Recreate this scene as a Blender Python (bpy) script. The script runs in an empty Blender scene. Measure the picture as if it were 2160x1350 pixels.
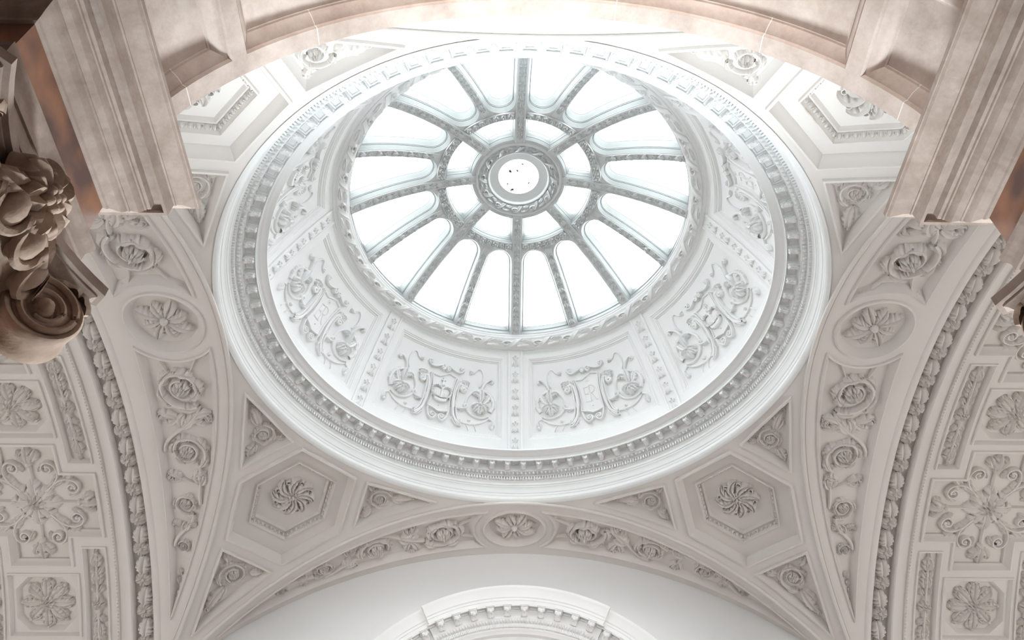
import bpy, math, random
import numpy as np
from mathutils import Vector, Matrix
from mathutils.geometry import delaunay_2d_cdt

# ------------------------------------------------------------------ scale
# everything is laid out in "ring radii" (1 = radius of the dome cornice)
S, Z0 = 4.0, 1.6                      # metres per unit, eye height above the floor
scene = bpy.context.scene
COL = scene.collection
def W(p):
    p = np.asarray(p, float)
    return p * S + np.array([0, 0, Z0])

# ------------------------------------------------------------------ camera
cam_d = bpy.data.cameras.new('camera'); cam = bpy.data.objects.new('camera', cam_d); COL.objects.link(cam)
cam_d.sensor_width = 36.0; cam_d.lens = 29.931; cam_d.clip_start = 0.05; cam_d.clip_end = 200
CAMP = (-0.0828, -1.9516, 0.0)
th, roll, yaw = 0.8278157, -0.0089905, 0.0256834
F_ = np.array([math.sin(yaw) * math.cos(th), math.cos(yaw) * math.cos(th), math.sin(th)])
R_ = np.array([math.cos(yaw), -math.sin(yaw), 0.0]); U_ = np.cross(R_, F_)
R2 = math.cos(roll) * R_ + math.sin(roll) * U_; U2 = -math.sin(roll) * R_ + math.cos(roll) * U_
cl = W(CAMP)
cam.matrix_world = Matrix(((R2[0], U2[0], -F_[0], cl[0]), (R2[1], U2[1], -F_[1], cl[1]), (R2[2], U2[2], -F_[2], cl[2]), (0, 0, 0, 1)))
scene.camera = cam

# ------------------------------------------------------------------ sky, lights, exposure
world = bpy.data.worlds.new('World'); scene.world = world; world.use_nodes = True
bg = world.node_tree.nodes['Background']; bg.inputs[0].default_value = (0.93, 0.97, 1.0, 1); bg.inputs[1].default_value = 7.6
vs = scene.view_settings; vs.view_transform = 'Standard'; vs.look = 'None'; vs.exposure = 0.72; vs.gamma = 1.0; vs.use_curve_mapping = False
scene.cycles.use_denoising = True
scene.cycles.max_bounces = 6; scene.cycles.diffuse_bounces = 4; scene.cycles.transparent_max_bounces = 8
scene.cycles.sample_clamp_indirect = 8.0

def area(name, loc, target, sx, sy, power, col, shape='RECTANGLE', portal=False, spread=math.pi):
    d = bpy.data.lights.new(name, 'AREA'); d.shape = shape; d.size = sx * S
    if shape in ('RECTANGLE', 'ELLIPSE'): d.size_y = sy * S
    d.energy = power; d.color = col; d.spread = spread
    o = bpy.data.objects.new(name, d); COL.objects.link(o)
    a, b = W(loc), W(target); o.location = a
    o.rotation_euler = Vector(b - a).to_track_quat('-Z', 'Y').to_euler()
    if portal: d.cycles.is_portal = True
    return o
area('skylight_portal', (0, 0, 3.06), (0, 0, 0), 1.42, 1.42, 1, (1, 1, 1), 'DISK', portal=True)
# added fill area lights in the two side halls, below the picture, no windows
area('west_fill_light', (-2.9, 0, 0.35), (0, 0, 1.2), 1.6, 1.3, 200, (1.0, 0.97, 0.94))
area('east_fill_light', (2.9, 0, 0.35), (0, 0, 1.2), 1.6, 1.3, 215, (1.0, 0.97, 0.94))

# two spots added as fill, out of the picture: one on the hall floor aimed up at the near side of the dome, one in the lobby aimed at the far wall
FILL_SPOTS = [((0.0, 0.30, -0.22), (0.0, -1.36, 1.45), 5200, (0.82, 0.94, 1.0), 71), ((0.0, -3.2, 0.6), (0.0, 1.40, 1.66), 2800, (1.0, 0.99, 0.97), 32)]
for fp_, ft_, en_, co_, an_ in FILL_SPOTS:
    ld = bpy.data.lights.new('floodlight_beam', 'SPOT'); ld.energy = en_; ld.color = co_; ld.spot_size = math.radians(an_); ld.spot_blend = 1.0; ld.shadow_soft_size = 0.6
    lo = bpy.data.objects.new('floodlight_beam', ld); COL.objects.link(lo); lo.location = W(fp_); lo.rotation_euler = Vector(W(ft_) - W(fp_)).to_track_quat('-Z', 'Y').to_euler()

# ------------------------------------------------------------------ materials
def mat(name, col, rough=0.6, var=0.06, scale=3.0, bump=0.05, bscale=40.0, spec=0.3, col2=None, detail=5, grain=0):
    m = bpy.data.materials.new(name); m.use_nodes = True
    nt = m.node_tree; b = nt.nodes['Principled BSDF']
    b.inputs['Roughness'].default_value = rough
    b.inputs['Specular IOR Level'].default_value = spec
    tc = nt.nodes.new('ShaderNodeNewGeometry')
    n = nt.nodes.new('ShaderNodeTexNoise'); n.inputs['Scale'].default_value = scale; n.inputs['Detail'].default_value = detail
    nt.links.new(tc.outputs['Position'], n.inputs['Vector'])
    r = nt.nodes.new('ShaderNodeValToRGB')
    c2 = col2 or tuple(c * (1 - var) for c in col)
    r.color_ramp.elements[0].position = 0.35; r.color_ramp.elements[1].position = 0.65
    r.color_ramp.elements[0].color = (*c2, 1); r.color_ramp.elements[1].color = (*col, 1)
    nt.links.new(n.outputs['Fac'], r.inputs['Fac']); nt.links.new(r.outputs['Color'], b.inputs['Base Color'])
    if grain:
        n3 = nt.nodes.new('ShaderNodeTexNoise'); n3.inputs['Scale'].default_value = grain; n3.inputs['Detail'].default_value = 8; n3.inputs['Roughness'].default_value = 0.75
        nt.links.new(tc.outputs['Position'], n3.inputs['Vector'])
        r3 = nt.nodes.new('ShaderNodeValToRGB'); r3.color_ramp.elements[0].position = 0.32; r3.color_ramp.elements[1].position = 0.62
        r3.color_ramp.elements[0].color = (0.72, 0.66, 0.62, 1); r3.color_ramp.elements[1].color = (1, 1, 1, 1)
        mx = nt.nodes.new('ShaderNodeMix'); mx.data_type = 'RGBA'; mx.blend_type = 'MULTIPLY'; mx.inputs[0].default_value = 0.8
        nt.links.new(n3.outputs['Fac'], r3.inputs['Fac']); nt.links.new(r.outputs['Color'], mx.inputs[6]); nt.links.new(r3.outputs['Color'], mx.inputs[7]); nt.links.new(mx.outputs[2], b.inputs['Base Color'])
    if bump:
        n2 = nt.nodes.new('ShaderNodeTexNoise'); n2.inputs['Scale'].default_value = bscale; n2.inputs['Detail'].default_value = 3
        nt.links.new(tc.outputs['Position'], n2.inputs['Vector'])
        bp = nt.nodes.new('ShaderNodeBump'); bp.inputs['Strength'].default_value = bump; bp.inputs['Distance'].default_value = 0.01
        nt.links.new(n2.outputs['Fac'], bp.inputs['Height']); nt.links.new(bp.outputs['Normal'], b.inputs['Normal'])
    return m, nt, b
M_WHITE = mat('white_plaster', (0.79, 0.79, 0.785), 0.55, 0.03, 1.2, 0.03)[0]
M_RIB = mat('dimmed_white_rib_paint', (0.55, 0.565, 0.56), 0.55, 0.03, 1.2, 0.03)[0]  # white ribs, coloured darker so the strong sky does not blow them out
M_FRAME = mat('dimmed_white_bar_paint', (0.30, 0.32, 0.315), 0.5, 0.03, 1.2, 0.0)[0]  # white glazing bars, darkened in colour to offset the glare of the sky
M_BEIGE = mat('beige_plaster', (0.725, 0.682, 0.648), 0.6, 0.04, 0.9, 0.04)[0]
M_STAIN, stn, stb = mat('beige_plaster_with_damp_stain', (0.40, 0.29, 0.20), 0.6, 0.04, 1.1, 0.04, col2=(0.725, 0.682, 0.648), detail=9)
for e_, p_ in zip([n for n in stn.nodes if n.type == 'VALTORGB'][0].color_ramp.elements, (0.60, 0.66)): e_.position = p_
M_BED = mat('dark_grey_plaster', (0.42, 0.385, 0.355), 0.8, 0.15, 6.0, 0.05)[0]  # recess floor of the garland, darker grey than the plaster around it
M_WALL = mat('grey_wall_paint', (0.76, 0.755, 0.75), 0.6, 0.02, 0.8, 0.02)[0]
M_STONE, snt, sb = mat('pink_sandstone', (0.62, 0.52, 0.465), 0.75, 0.2, 2.2, 0.25, 30.0, 0.2, col2=(0.46, 0.375, 0.33), detail=9, grain=6.0)
M_STONE2 = mat('dark_brown_sandstone', (0.45, 0.36, 0.31), 0.75, 0.2, 3.0, 0.25, 30.0, 0.2, col2=(0.33, 0.255, 0.215), detail=9, grain=8.0)[0]  # darker and browner than the stone of the arch
M_CARVE = mat('carved_brown_stone', (0.47, 0.35, 0.275), 0.75, 0.2, 7.0, 0.3, 60.0, 0.2, col2=(0.29, 0.20, 0.15), detail=6)[0]
M_MORTAR = mat('pale_mortar', (0.78, 0.72, 0.67), 0.8, 0.05, 5.0, 0.0)[0]
M_FLOOR = mat('floor_stone', (0.40, 0.355, 0.32), 0.4, 0.1, 2.0, 0.0)[0]
# veined marble
M_MARBLE, mnt, mb_ = mat('orange_brown_marble', (0.36, 0.165, 0.09), 0.35, 0.2, 5.0, 0.0, 1.0, 0.3, col2=(0.13, 0.07, 0.06), detail=3)
# glass
M_GLASS = bpy.data.materials.new('clear_glass'); M_GLASS.use_nodes = True
nt = M_GLASS.node_tree; nt.nodes.clear()
o_ = nt.nodes.new('ShaderNodeOutputMaterial'); t_ = nt.nodes.new('ShaderNodeBsdfTransparent'); g_ = nt.nodes.new('ShaderNodeBsdfGlossy'); x_ = nt.nodes.new('ShaderNodeMixShader')
t_.inputs[0].default_value = (0.98, 0.99, 0.99, 1); g_.inputs['Roughness'].default_value = 0.1; x_.inputs[0].default_value = 0.04
nt.links.new(t_.outputs[0], x_.inputs[1]); nt.links.new(g_.outputs[0], x_.inputs[2]); nt.links.new(x_.outputs[0], o_.inputs[0])
M_DIRT = mat('dark_debris', (0.10, 0.09, 0.07), 0.9, 0.3, 40.0, 0.0)[0]
M_METAL = mat('black_metal', (0.03, 0.03, 0.03), 0.4, 0.1, 10.0, 0.0)[0]
M_LAMP = bpy.data.materials.new('lamp_glow'); M_LAMP.use_nodes = True
M_LAMP.node_tree.nodes['Principled BSDF'].inputs['Emission Color'].default_value = (1, 1, 1, 1)
M_LAMP.node_tree.nodes['Principled BSDF'].inputs['Emission Strength'].default_value = 5.0

# ------------------------------------------------------------------ mesh helpers
WM = {}
class MB:
    def __init__(self): self.v = []; self.f = []; self.n = 0
    def add(self, V, Fc):
        V = np.asarray(V, float).reshape(-1, 3); b = self.n
        self.v.append(V); self.f.extend([tuple(i + b for i in q) for q in Fc]); self.n += len(V)
    def grid(self, P, cu=False, cv=False):
        P = np.asarray(P, float); m, n = P.shape[:2]; F = []
        for i in range(m if cu else m - 1):
            for j in range(n if cv else n - 1):
                F.append((i * n + j, ((i + 1) % m) * n + j, ((i + 1) % m) * n + (j + 1) % n, i * n + (j + 1) % n))
        self.add(P.reshape(-1, 3), F)
    def merge(self, o, surf=None):
        V = np.concatenate(o.v) if o.v else np.zeros((0, 3))
        if surf is not None: V = surf(V[:, 0], V[:, 1], V[:, 2])
        self.add(V, o.f)
    def mesh(self, name, m, smooth=True, sharp=40, raw=False):
        V = np.concatenate(self.v)
        V = V if raw else W(V)
        me = bpy.data.meshes.new(name); me.from_pydata(V.tolist(), [], self.f); me.materials.append(m)
        if smooth:
            me.shade_smooth()
            me.set_sharp_from_angle(angle=math.radians(sharp))
        return me
    def build(self, name, m, parent=None, smooth=True, sharp=40):
        return put(name, self.mesh(name, m, smooth, sharp), Matrix.Identity(4), parent)
def put(name, me, Mw, parent=None):
    o = bpy.data.objects.new(name, me); COL.objects.link(o); WM[o] = Mw
    if parent is not None:
        o.parent = parent; o.matrix_local = WM[parent].inverted() @ Mw
    else: o.matrix_local = Mw
    return o
def thing(name, label, cat, loc=(0, 0, 0), group=None):
    o = bpy.data.objects.new(name, None); COL.objects.link(o); o.empty_display_size = 0.2
    o.location = W(loc); WM[o] = Matrix.Translation(Vector(W(loc)))
    o['label'] = label; o['category'] = cat
    if group: o['group'] = group
    return o
def struct(o, label):
    o['kind'] = 'structure'; o['label'] = label; o['category'] = 'wall' if 'wall' in o.name else o.name.split('_')[0]
    return o

def poly_area(p):
    x, y = p[:, 0], p[:, 1]; return 0.5 * np.sum(x * np.roll(y, -1) - np.roll(x, -1) * y)
def ccw(p):
    p = np.asarray(p, float); return p if poly_area(p) > 0 else p[::-1]
def inset(p, d):
    p = np.asarray(p, float); a = np.roll(p, 1, 0); b = np.roll(p, -1, 0)
    e1 = p - a; e1 /= np.linalg.norm(e1, axis=1)[:, None]; e2 = b - p; e2 /= np.linalg.norm(e2, axis=1)[:, None]
    n1 = np.stack([-e1[:, 1], e1[:, 0]], 1); n2 = np.stack([-e2[:, 1], e2[:, 0]], 1)
    k = n1 + n2; k /= np.maximum((k * n1).sum(1), 0.12)[:, None]
    return p + k * d
def dens(p, step, ref=None):
    p = np.asarray(p, float); ref = p if ref is None else ref; out = []
    for i in range(len(p)):
        a, b = p[i], p[(i + 1) % len(p)]; ra_, rb_ = ref[i], ref[(i + 1) % len(p)]
        n = max(1, int(math.ceil(np.linalg.norm(rb_ - ra_) / step)))
        for k in range(n): out.append(a + (b - a) * k / n)
    return np.array(out)
def inpoly(pts, poly):
    x, y = pts[:, 0], pts[:, 1]; c = np.zeros(len(pts), bool); n = len(poly)
    for i in range(n):
        x1, y1 = poly[i]; x2, y2 = poly[(i + 1) % n]
        if y1 == y2: continue
        m = (y1 > y) != (y2 > y)
        c ^= m & (x < (x2 - x1) * (y - y1) / (y2 - y1) + x1)
    return c
def plate_uv(outer, holes, step):
    loops = [np.asarray(outer)] + [np.asarray(h) for h in holes]
    lo, hi = loops[0].min(0), loops[0].max(0)
    gx = np.arange(lo[0] + step * .5, hi[0], step); gy = np.arange(lo[1] + step * .5, hi[1], step)
    G = np.stack(np.meshgrid(gx, gy), -1).reshape(-1, 2)
    k = inpoly(G, loops[0])
    for h in loops[1:]: k &= ~inpoly(G, h)
    G = G[k]
    B = np.concatenate(loops)
    if len(G):
        dm = np.full(len(G), 9.0)
        for i in range(0, len(B), 200):
            dm = np.minimum(dm, np.sqrt(((G[:, None] - B[None, i:i + 200]) ** 2).sum(2)).min(1))
        G = G[dm > step * .45]
    P = np.concatenate([B, G]); E = []; b = 0
    for l in loops:
        n = len(l); E += [(b + i, b + (i + 1) % n) for i in range(n)]; b += n
    r = delaunay_2d_cdt([Vector(p) for p in P], E, [], 0, 1e-7)
    V = np.array([tuple(v) for v in r[0]]); Fc = np.array([tuple(t) for t in r[2]])
    cen = V[Fc].mean(1); k = inpoly(cen, loops[0])
    for h in loops[1:]: k &= ~inpoly(cen, h)
    return V, Fc[k].tolist()
def plate(mb, outer, holes, surf, h=0.0, step=0.05):
    V, Fc = plate_uv(outer, holes, step)
    mb.add(surf(V[:, 0], V[:, 1], np.full(len(V), h)), Fc)
def loops_mesh(mb, polys, hs, surf):
    P = np.stack([surf(p[:, 0], p[:, 1], np.full(len(p), h)) for p, h in zip(polys, hs)])
    mb.grid(P, cv=True)
def coffer(mb, poly, prof, surf, step=0.04, fstep=0.06, fill=True):
    """frame following prof [(inset, height)] round poly and the sunk field inside it"""
    poly = ccw(poly); ps = [dens(inset(poly, d), step, poly) for d, h in prof]
    loops_mesh(mb, ps, [h for d, h in prof], surf)
    if fill: plate(mb, ps[-1], [], surf, prof[-1][1], fstep)
def revolve(mb, prof, n=192, a0=0.0, a1=2 * math.pi):
    full = abs(a1 - a0 - 2 * math.pi) < 1e-6
    a = np.linspace(a0, a1, n, endpoint=not full); pr = np.asarray(prof, float)
    P = np.stack([pr[None, :, 0] * np.sin(a)[:, None], pr[None, :, 0] * np.cos(a)[:, None], np.repeat(pr[None, :, 1], len(a), 0)], -1)
    mb.grid(P, cu=full)
def tube3(mb, path, r, n=8):
    path = np.asarray(path, float); t = np.gradient(path, axis=0); t /= np.linalg.norm(t, axis=1)[:, None]
    up = np.array([0, 0, 1.0]); a = np.cross(t, up); a /= np.linalg.norm(a, axis=1)[:, None] + 1e-12; b = np.cross(t, a)
    g = np.linspace(0, 2 * math.pi, n, endpoint=False); r = np.broadcast_to(r, (len(path),))
    mb.grid(path[:, None] + r[:, None, None] * (a[:, None] * np.cos(g)[None, :, None] + b[:, None] * np.sin(g)[None, :, None]), cv=True)
def box(mb, lo, hi):
    x0, y0, z0 = lo; x1, y1, z1 = hi
    mb.add([(x0, y0, z0), (x1, y0, z0), (x1, y1, z0), (x0, y1, z0), (x0, y0, z1), (x1, y0, z1), (x1, y1, z1), (x0, y1, z1)],
           [(0, 3, 2, 1), (4, 5, 6, 7), (0, 1, 5, 4), (1, 2, 6, 5), (2, 3, 7, 6), (3, 0, 4, 7)])

# ------------------------------------------------------------------ relief ornament (u, v, height)
def vine(path, w, h=None, n=6):
    path = np.asarray(path, float); N = len(path); w = np.broadcast_to(np.asarray(w, float), (N,)); h = w if h is None else np.broadcast_to(np.asarray(h, float), (N,))
    t = np.gradient(path, axis=0); t /= np.linalg.norm(t, axis=1)[:, None] + 1e-12; nn = np.stack([-t[:, 1], t[:, 0]], 1)
    g = np.linspace(0, math.pi, n); mb = MB()
    uv = path[:, None] + nn[:, None] * (w[:, None] * np.cos(g)[None])[..., None]
    hh = h[:, None] * np.sin(g)[None]
    mb.grid(np.concatenate([uv, hh[..., None]], -1)); return mb
def leaf(b, ang, L, Wd, H, bend=0.0, lobes=4, n=None, h0=0.0):
    """lobed acanthus leaf growing from b in direction ang, bending over its length"""
    n = 4 * lobes + 3 if lobes > 1 else 9
    t = np.linspace(0, 1, n); a = ang + bend * t
    d = np.stack([np.cos(a), np.sin(a)], 1); sp = np.asarray(b, float) + np.concatenate([[[0, 0]], np.cumsum((d[:-1] + d[1:]) * .5 * L / (n - 1), 0)])
    nn = np.stack([-d[:, 1], d[:, 0]], 1)
    w = Wd * np.maximum(np.sin(math.pi * np.clip(t, 0, 1) ** .85), 0) ** .7 + Wd * .16 * (1 - t)
    q = np.abs(np.sin(lobes * math.pi * np.clip(t, 0, .999))) ** .6 if lobes > 1 else np.ones(n)
    c = np.array([-1, -.78, -.42, 0, .42, .78, 1]); hc = np.array([0, .72, 1, .5, 1, .72, 0]); ed = np.array([1, .75, .1, 0, .1, .75, 1])
    k = 1 - ed[None] * .52 * (1 - q)[:, None]
    ws = w[:, None] * k * c[None] * 1.12
    fw = (np.abs(c)[None] ** 1.5) * Wd * .55 * np.sin(math.pi * t)[:, None] ** .8
    uv = sp[:, None] + nn[:, None] * ws[..., None] + d[:, None] * fw[..., None]
    pr = .3 + .7 * np.sin(math.pi * np.clip(t * .8 + .14, 0, 1))
    hh = H * pr[:, None] * hc[None] * (1 - ed[None] * .45 * (1 - q)[:, None]) + h0 * (np.abs(c)[None] < .9) + 0 * uv[..., 0]
    mb = MB(); mb.grid(np.concatenate([uv, hh[..., None]], -1)); return mb
def boss(c, r, h, n=10, m=4, h0=0.0):
    g = np.linspace(0, 2 * math.pi, n, endpoint=False); e = np.linspace(0, math.pi / 2, m + 1)
    P = np.stack([np.stack([c[0] + r * math.cos(x) * np.cos(g), c[1] + r * math.cos(x) * np.sin(g), np.full(n, h0 + h * math.sin(x))], -1) for x in e])
    mb = MB(); mb.grid(P, cv=True); return mb
def rosette(c, r, petals, H, a0=0.0, inner=True, lobes=2, rc=0.22):
    mb = MB(); c = np.asarray(c, float)
    for k in range(petals):
        a = a0 + 2 * math.pi * k / petals
        mb.merge(leaf(c + r * .12 * np.array([math.cos(a), math.sin(a)]), a, r * .9, r * 2.3 / petals, H, 0.25, lobes, 9))
    if inner:
        for k in range(petals):
            a = a0 + 2 * math.pi * (k + .5) / petals
            mb.merge(leaf(c, a, r * .55, r * 1.3 / petals, H * 1.3, 0, 1, 7))
    mb.merge(boss(c, r * rc, H * 1.6)); return mb
def spiral(c, r0, r1, a0, turns, n=None):
    n = n or int(18 * abs(turns)) + 8; t = np.linspace(0, 1, n); a = a0 + 2 * math.pi * turns * t; r = r0 * (r1 / r0) ** (t ** .9)
    return np.stack([c[0] + r * np.cos(a), c[1] + r * np.sin(a)], 1)
def bez(*P, n=16):
    P = [np.asarray(p, float) for p in P]; t = np.linspace(0, 1, n)[:, None]
    if len(P) == 3: return (1 - t) ** 2 * P[0] + 2 * t * (1 - t) * P[1] + t * t * P[2]
    return (1 - t) ** 3 * P[0] + 3 * t * (1 - t) ** 2 * P[1] + 3 * t * t * (1 - t) * P[2] + t ** 3 * P[3]
def scroll(c, rho, a0, sgn, turns=1.55, H=None, flower=True, nleaf=5):
    """an acanthus scroll: list of (name, relief)"""
    H = H or rho * .16; it = []; c = np.asarray(c, float)
    w = rho * .095; p = spiral(c, rho, rho * .36, a0, sgn * turns)
    it.append(('scroll_stem', vine(p, np.linspace(w * 1.25, w * .7, len(p)), np.linspace(H, H * .85, len(p)))))
    for k in range(nleaf):
        f = .02 + .66 * k / nleaf; i = int(f * (len(p) - 1)); d = p[min(i + 1, len(p) - 1)] - p[i]; a = math.atan2(d[1], d[0])
        it.append(('acanthus_leaf', leaf(p[i], a - sgn * .30, rho * (.80 - .05 * k), rho * .19, H * 1.15, sgn * .95, 4)))
        if k % 2 == 0:
            it.append(('acanthus_leaf', leaf(p[i], a + sgn * .35, rho * .34, rho * .09, H * .9, sgn * 1.3, 3)))
        else:
            q = p[i] + (p[i] - c) * .16; it += [('scroll_stem', vine(spiral(q, rho * .13, rho * .04, a, -sgn * 1.1, 12), rho * .035, H * .7, 5)), ('bud', boss(q, rho * .055, H * .9, 7, 3))]
    if flower: it.append(('flower', rosette(c, rho * .34, 6, H * 1.5, a0, True, 1)))
    else: it.append(('bud', boss(c, rho * .2, H * 1.3)))
    return it
def tendril(c, rho, a0, sgn, turns=1.1, w=None, H=None, frm=None):
    w = w or rho * .2; H = H or w; it = []; p = spiral(c, rho, rho * .3, a0, sgn * turns, 20)
    if frm is not None: p = np.concatenate([bez(frm, (np.asarray(frm) + p[0]) / 2 + (p[0] - p[1]) * 3, p[0], n=10)[:-1], p])
    it.append(('scroll_stem', vine(p, np.linspace(w * .7, w, len(p)), H)))
    it.append(('bud', boss(c, rho * .34, H * 1.7, 8, 3))); return it
def place(items, surf, m, parent, stems_joined=True):
    """stems are joined into one stem part, every leaf, bud and flower is its own part"""
    st = MB(); kh = 1.25; sf = lambda u, v, h: surf(u, v, h * kh)
    for name, r in items:
        if name == 'scroll_stem' and stems_joined: st.merge(r, sf); continue
        b = MB(); b.merge(r, sf); b.build(name, m, parent, True, 60)
    if st.n: st.build('scroll_stem', m, parent, True, 60)
def xf(items, M2, t, sc=1.0):
    out = []
    for n, r in items:
        V = np.concatenate(r.v); q = MB(); uv = (V[:, :2] * sc) @ np.asarray(M2).T + np.asarray(t)
        q.add(np.column_stack([uv, V[:, 2] * sc]), r.f); out.append((n, q))
    return out
def frame_at(surf, u, v, sc=1.0, rot=0.0, h=0.0):
    e = 1e-3
    P = surf(np.array([u, u + e, u, u]), np.array([v, v, v + e, v]), np.array([h, h, h, h + e]))
    n = P[3] - P[0]; n /= np.linalg.norm(n); x = P[1] - P[0]; x -= n * (x @ n); x /= np.linalg.norm(x)
    y = P[2] - P[0]; y -= n * (y @ n) + x * (y @ x); y /= np.linalg.norm(y)
    c, s = math.cos(rot), math.sin(rot); X = c * x + s * y; Y = -s * x + c * y; p = W(P[0]); k = sc * S
    return Matrix(((X[0] * k, Y[0] * k, n[0] * k, p[0]), (X[1] * k, Y[1] * k, n[1] * k, p[1]), (X[2] * k, Y[2] * k, n[2] * k, p[2]), (0, 0, 0, 1)))
FLAT = lambda u, v, h: np.stack([u, v, h], -1)

# ------------------------------------------------------------------ the surfaces of the building
rD, zD = 1.0, 2.1025; z0S = -0.6881; Rs = math.sqrt(rD ** 2 + (zD - z0S) ** 2)       # pendentive sphere
ra, zs = 1.9726, 0.1266                                                              # arch soffit barrel
rv = 2.0                                                                             # side vault barrel
def s_pend(sx, sy):
    O = np.array([0, 0, z0S]); zc = math.sqrt(Rs ** 2 - 2 * .882 ** 2); n = np.array([sx * .882, sy * .882, zc]) / Rs
    e1 = np.array([-sy, sx, 0]) / math.sqrt(2); e2 = np.cross(n, e1); e2 = e2 if e2[2] > 0 else -e2
    def f(u, v, h):
        d = n + np.multiply.outer(u, e1) + np.multiply.outer(v, e2); d /= np.linalg.norm(d, axis=-1)[..., None]
        return O + (Rs - 1.4 * np.asarray(h))[..., None] * d
    def inv(p):
        d = np.asarray(p) - O; d = d / (d @ n)[:, None]; return np.stack([d @ e1, d @ e2], 1)
    return f, inv
def s_barrel(side, R, hs=1.35):
    def f(u, v, h):
        h = h * hs; s = v / R; a = (R - h) * np.sin(s); z = zs + (R - h) * np.cos(s)
        return {'N': lambda: np.stack([a, u, z], -1), 'S': lambda: np.stack([a, -u, z], -1),
                'E': lambda: np.stack([u, a, z], -1), 'W': lambda: np.stack([-u, a, z], -1)}[side]()
    return f
def crease_x(s):
    y = ra * np.sin(s); z = zs + ra * np.cos(s); return np.sqrt(Rs ** 2 - y ** 2 - (z - z0S) ** 2)
S_END = math.radians(45.5)
def crease3(side, s):
    x = crease_x(s); return s_barrel(side, ra)(x, s * ra, np.zeros_like(s))
def rel(deg, r): return math.radians(deg) * r

# ------------------------------------------------------------------ setting: floor and walls
b = MB(); box(b, (-3.4, -3.6, -0.46), (3.4, 1.7, -0.4)); struct(b.build('floor', M_FLOOR, None, False), 'pale stone floor of the domed hall')
def wallN():
    b = MB(); s = np.linspace(-S_END, S_END, 61); top = np.stack([ra * np.sin(s), zs + ra * np.cos(s)], 1)
    V = np.concatenate([np.column_stack([top[:, 0], np.full(61, 1.396), top[:, 1] + .02]), np.column_stack([top[:, 0], np.full(61, 1.396), np.full(61, -0.4)])])
    b.add(V, [(i, i + 1, 62 + i, 61 + i) for i in range(60)]); return b
struct(wallN().build('wall_north', M_WALL, None, False), 'plain pale grey wall under the far arch')
for sx, nm in ((-1, 'west'), (1, 'east')):
    b = MB(); box(b, (sx * 3.3 - .05, -1.6, -.4), (sx * 3.3 + .05, 1.6, 2.3)); struct(b.build('wall_' + nm, M_WALL, None, False), 'end wall of the %s side hall' % nm)
    for sy, n2 in ((-1, 'south'), (1, 'north')):
        b = MB(); box(b, (min(sx * 1.42, sx * 3.3), sy * 1.43 - .02, -.4), (max(sx * 1.42, sx * 3.3), sy * 1.43 + .02, 1.56))
        struct(b.build('wall_%s_%s_hall' % (nm, n2), M_WALL, None, False), '%s wall of the %s side hall below the vault' % (n2, nm))

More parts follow.
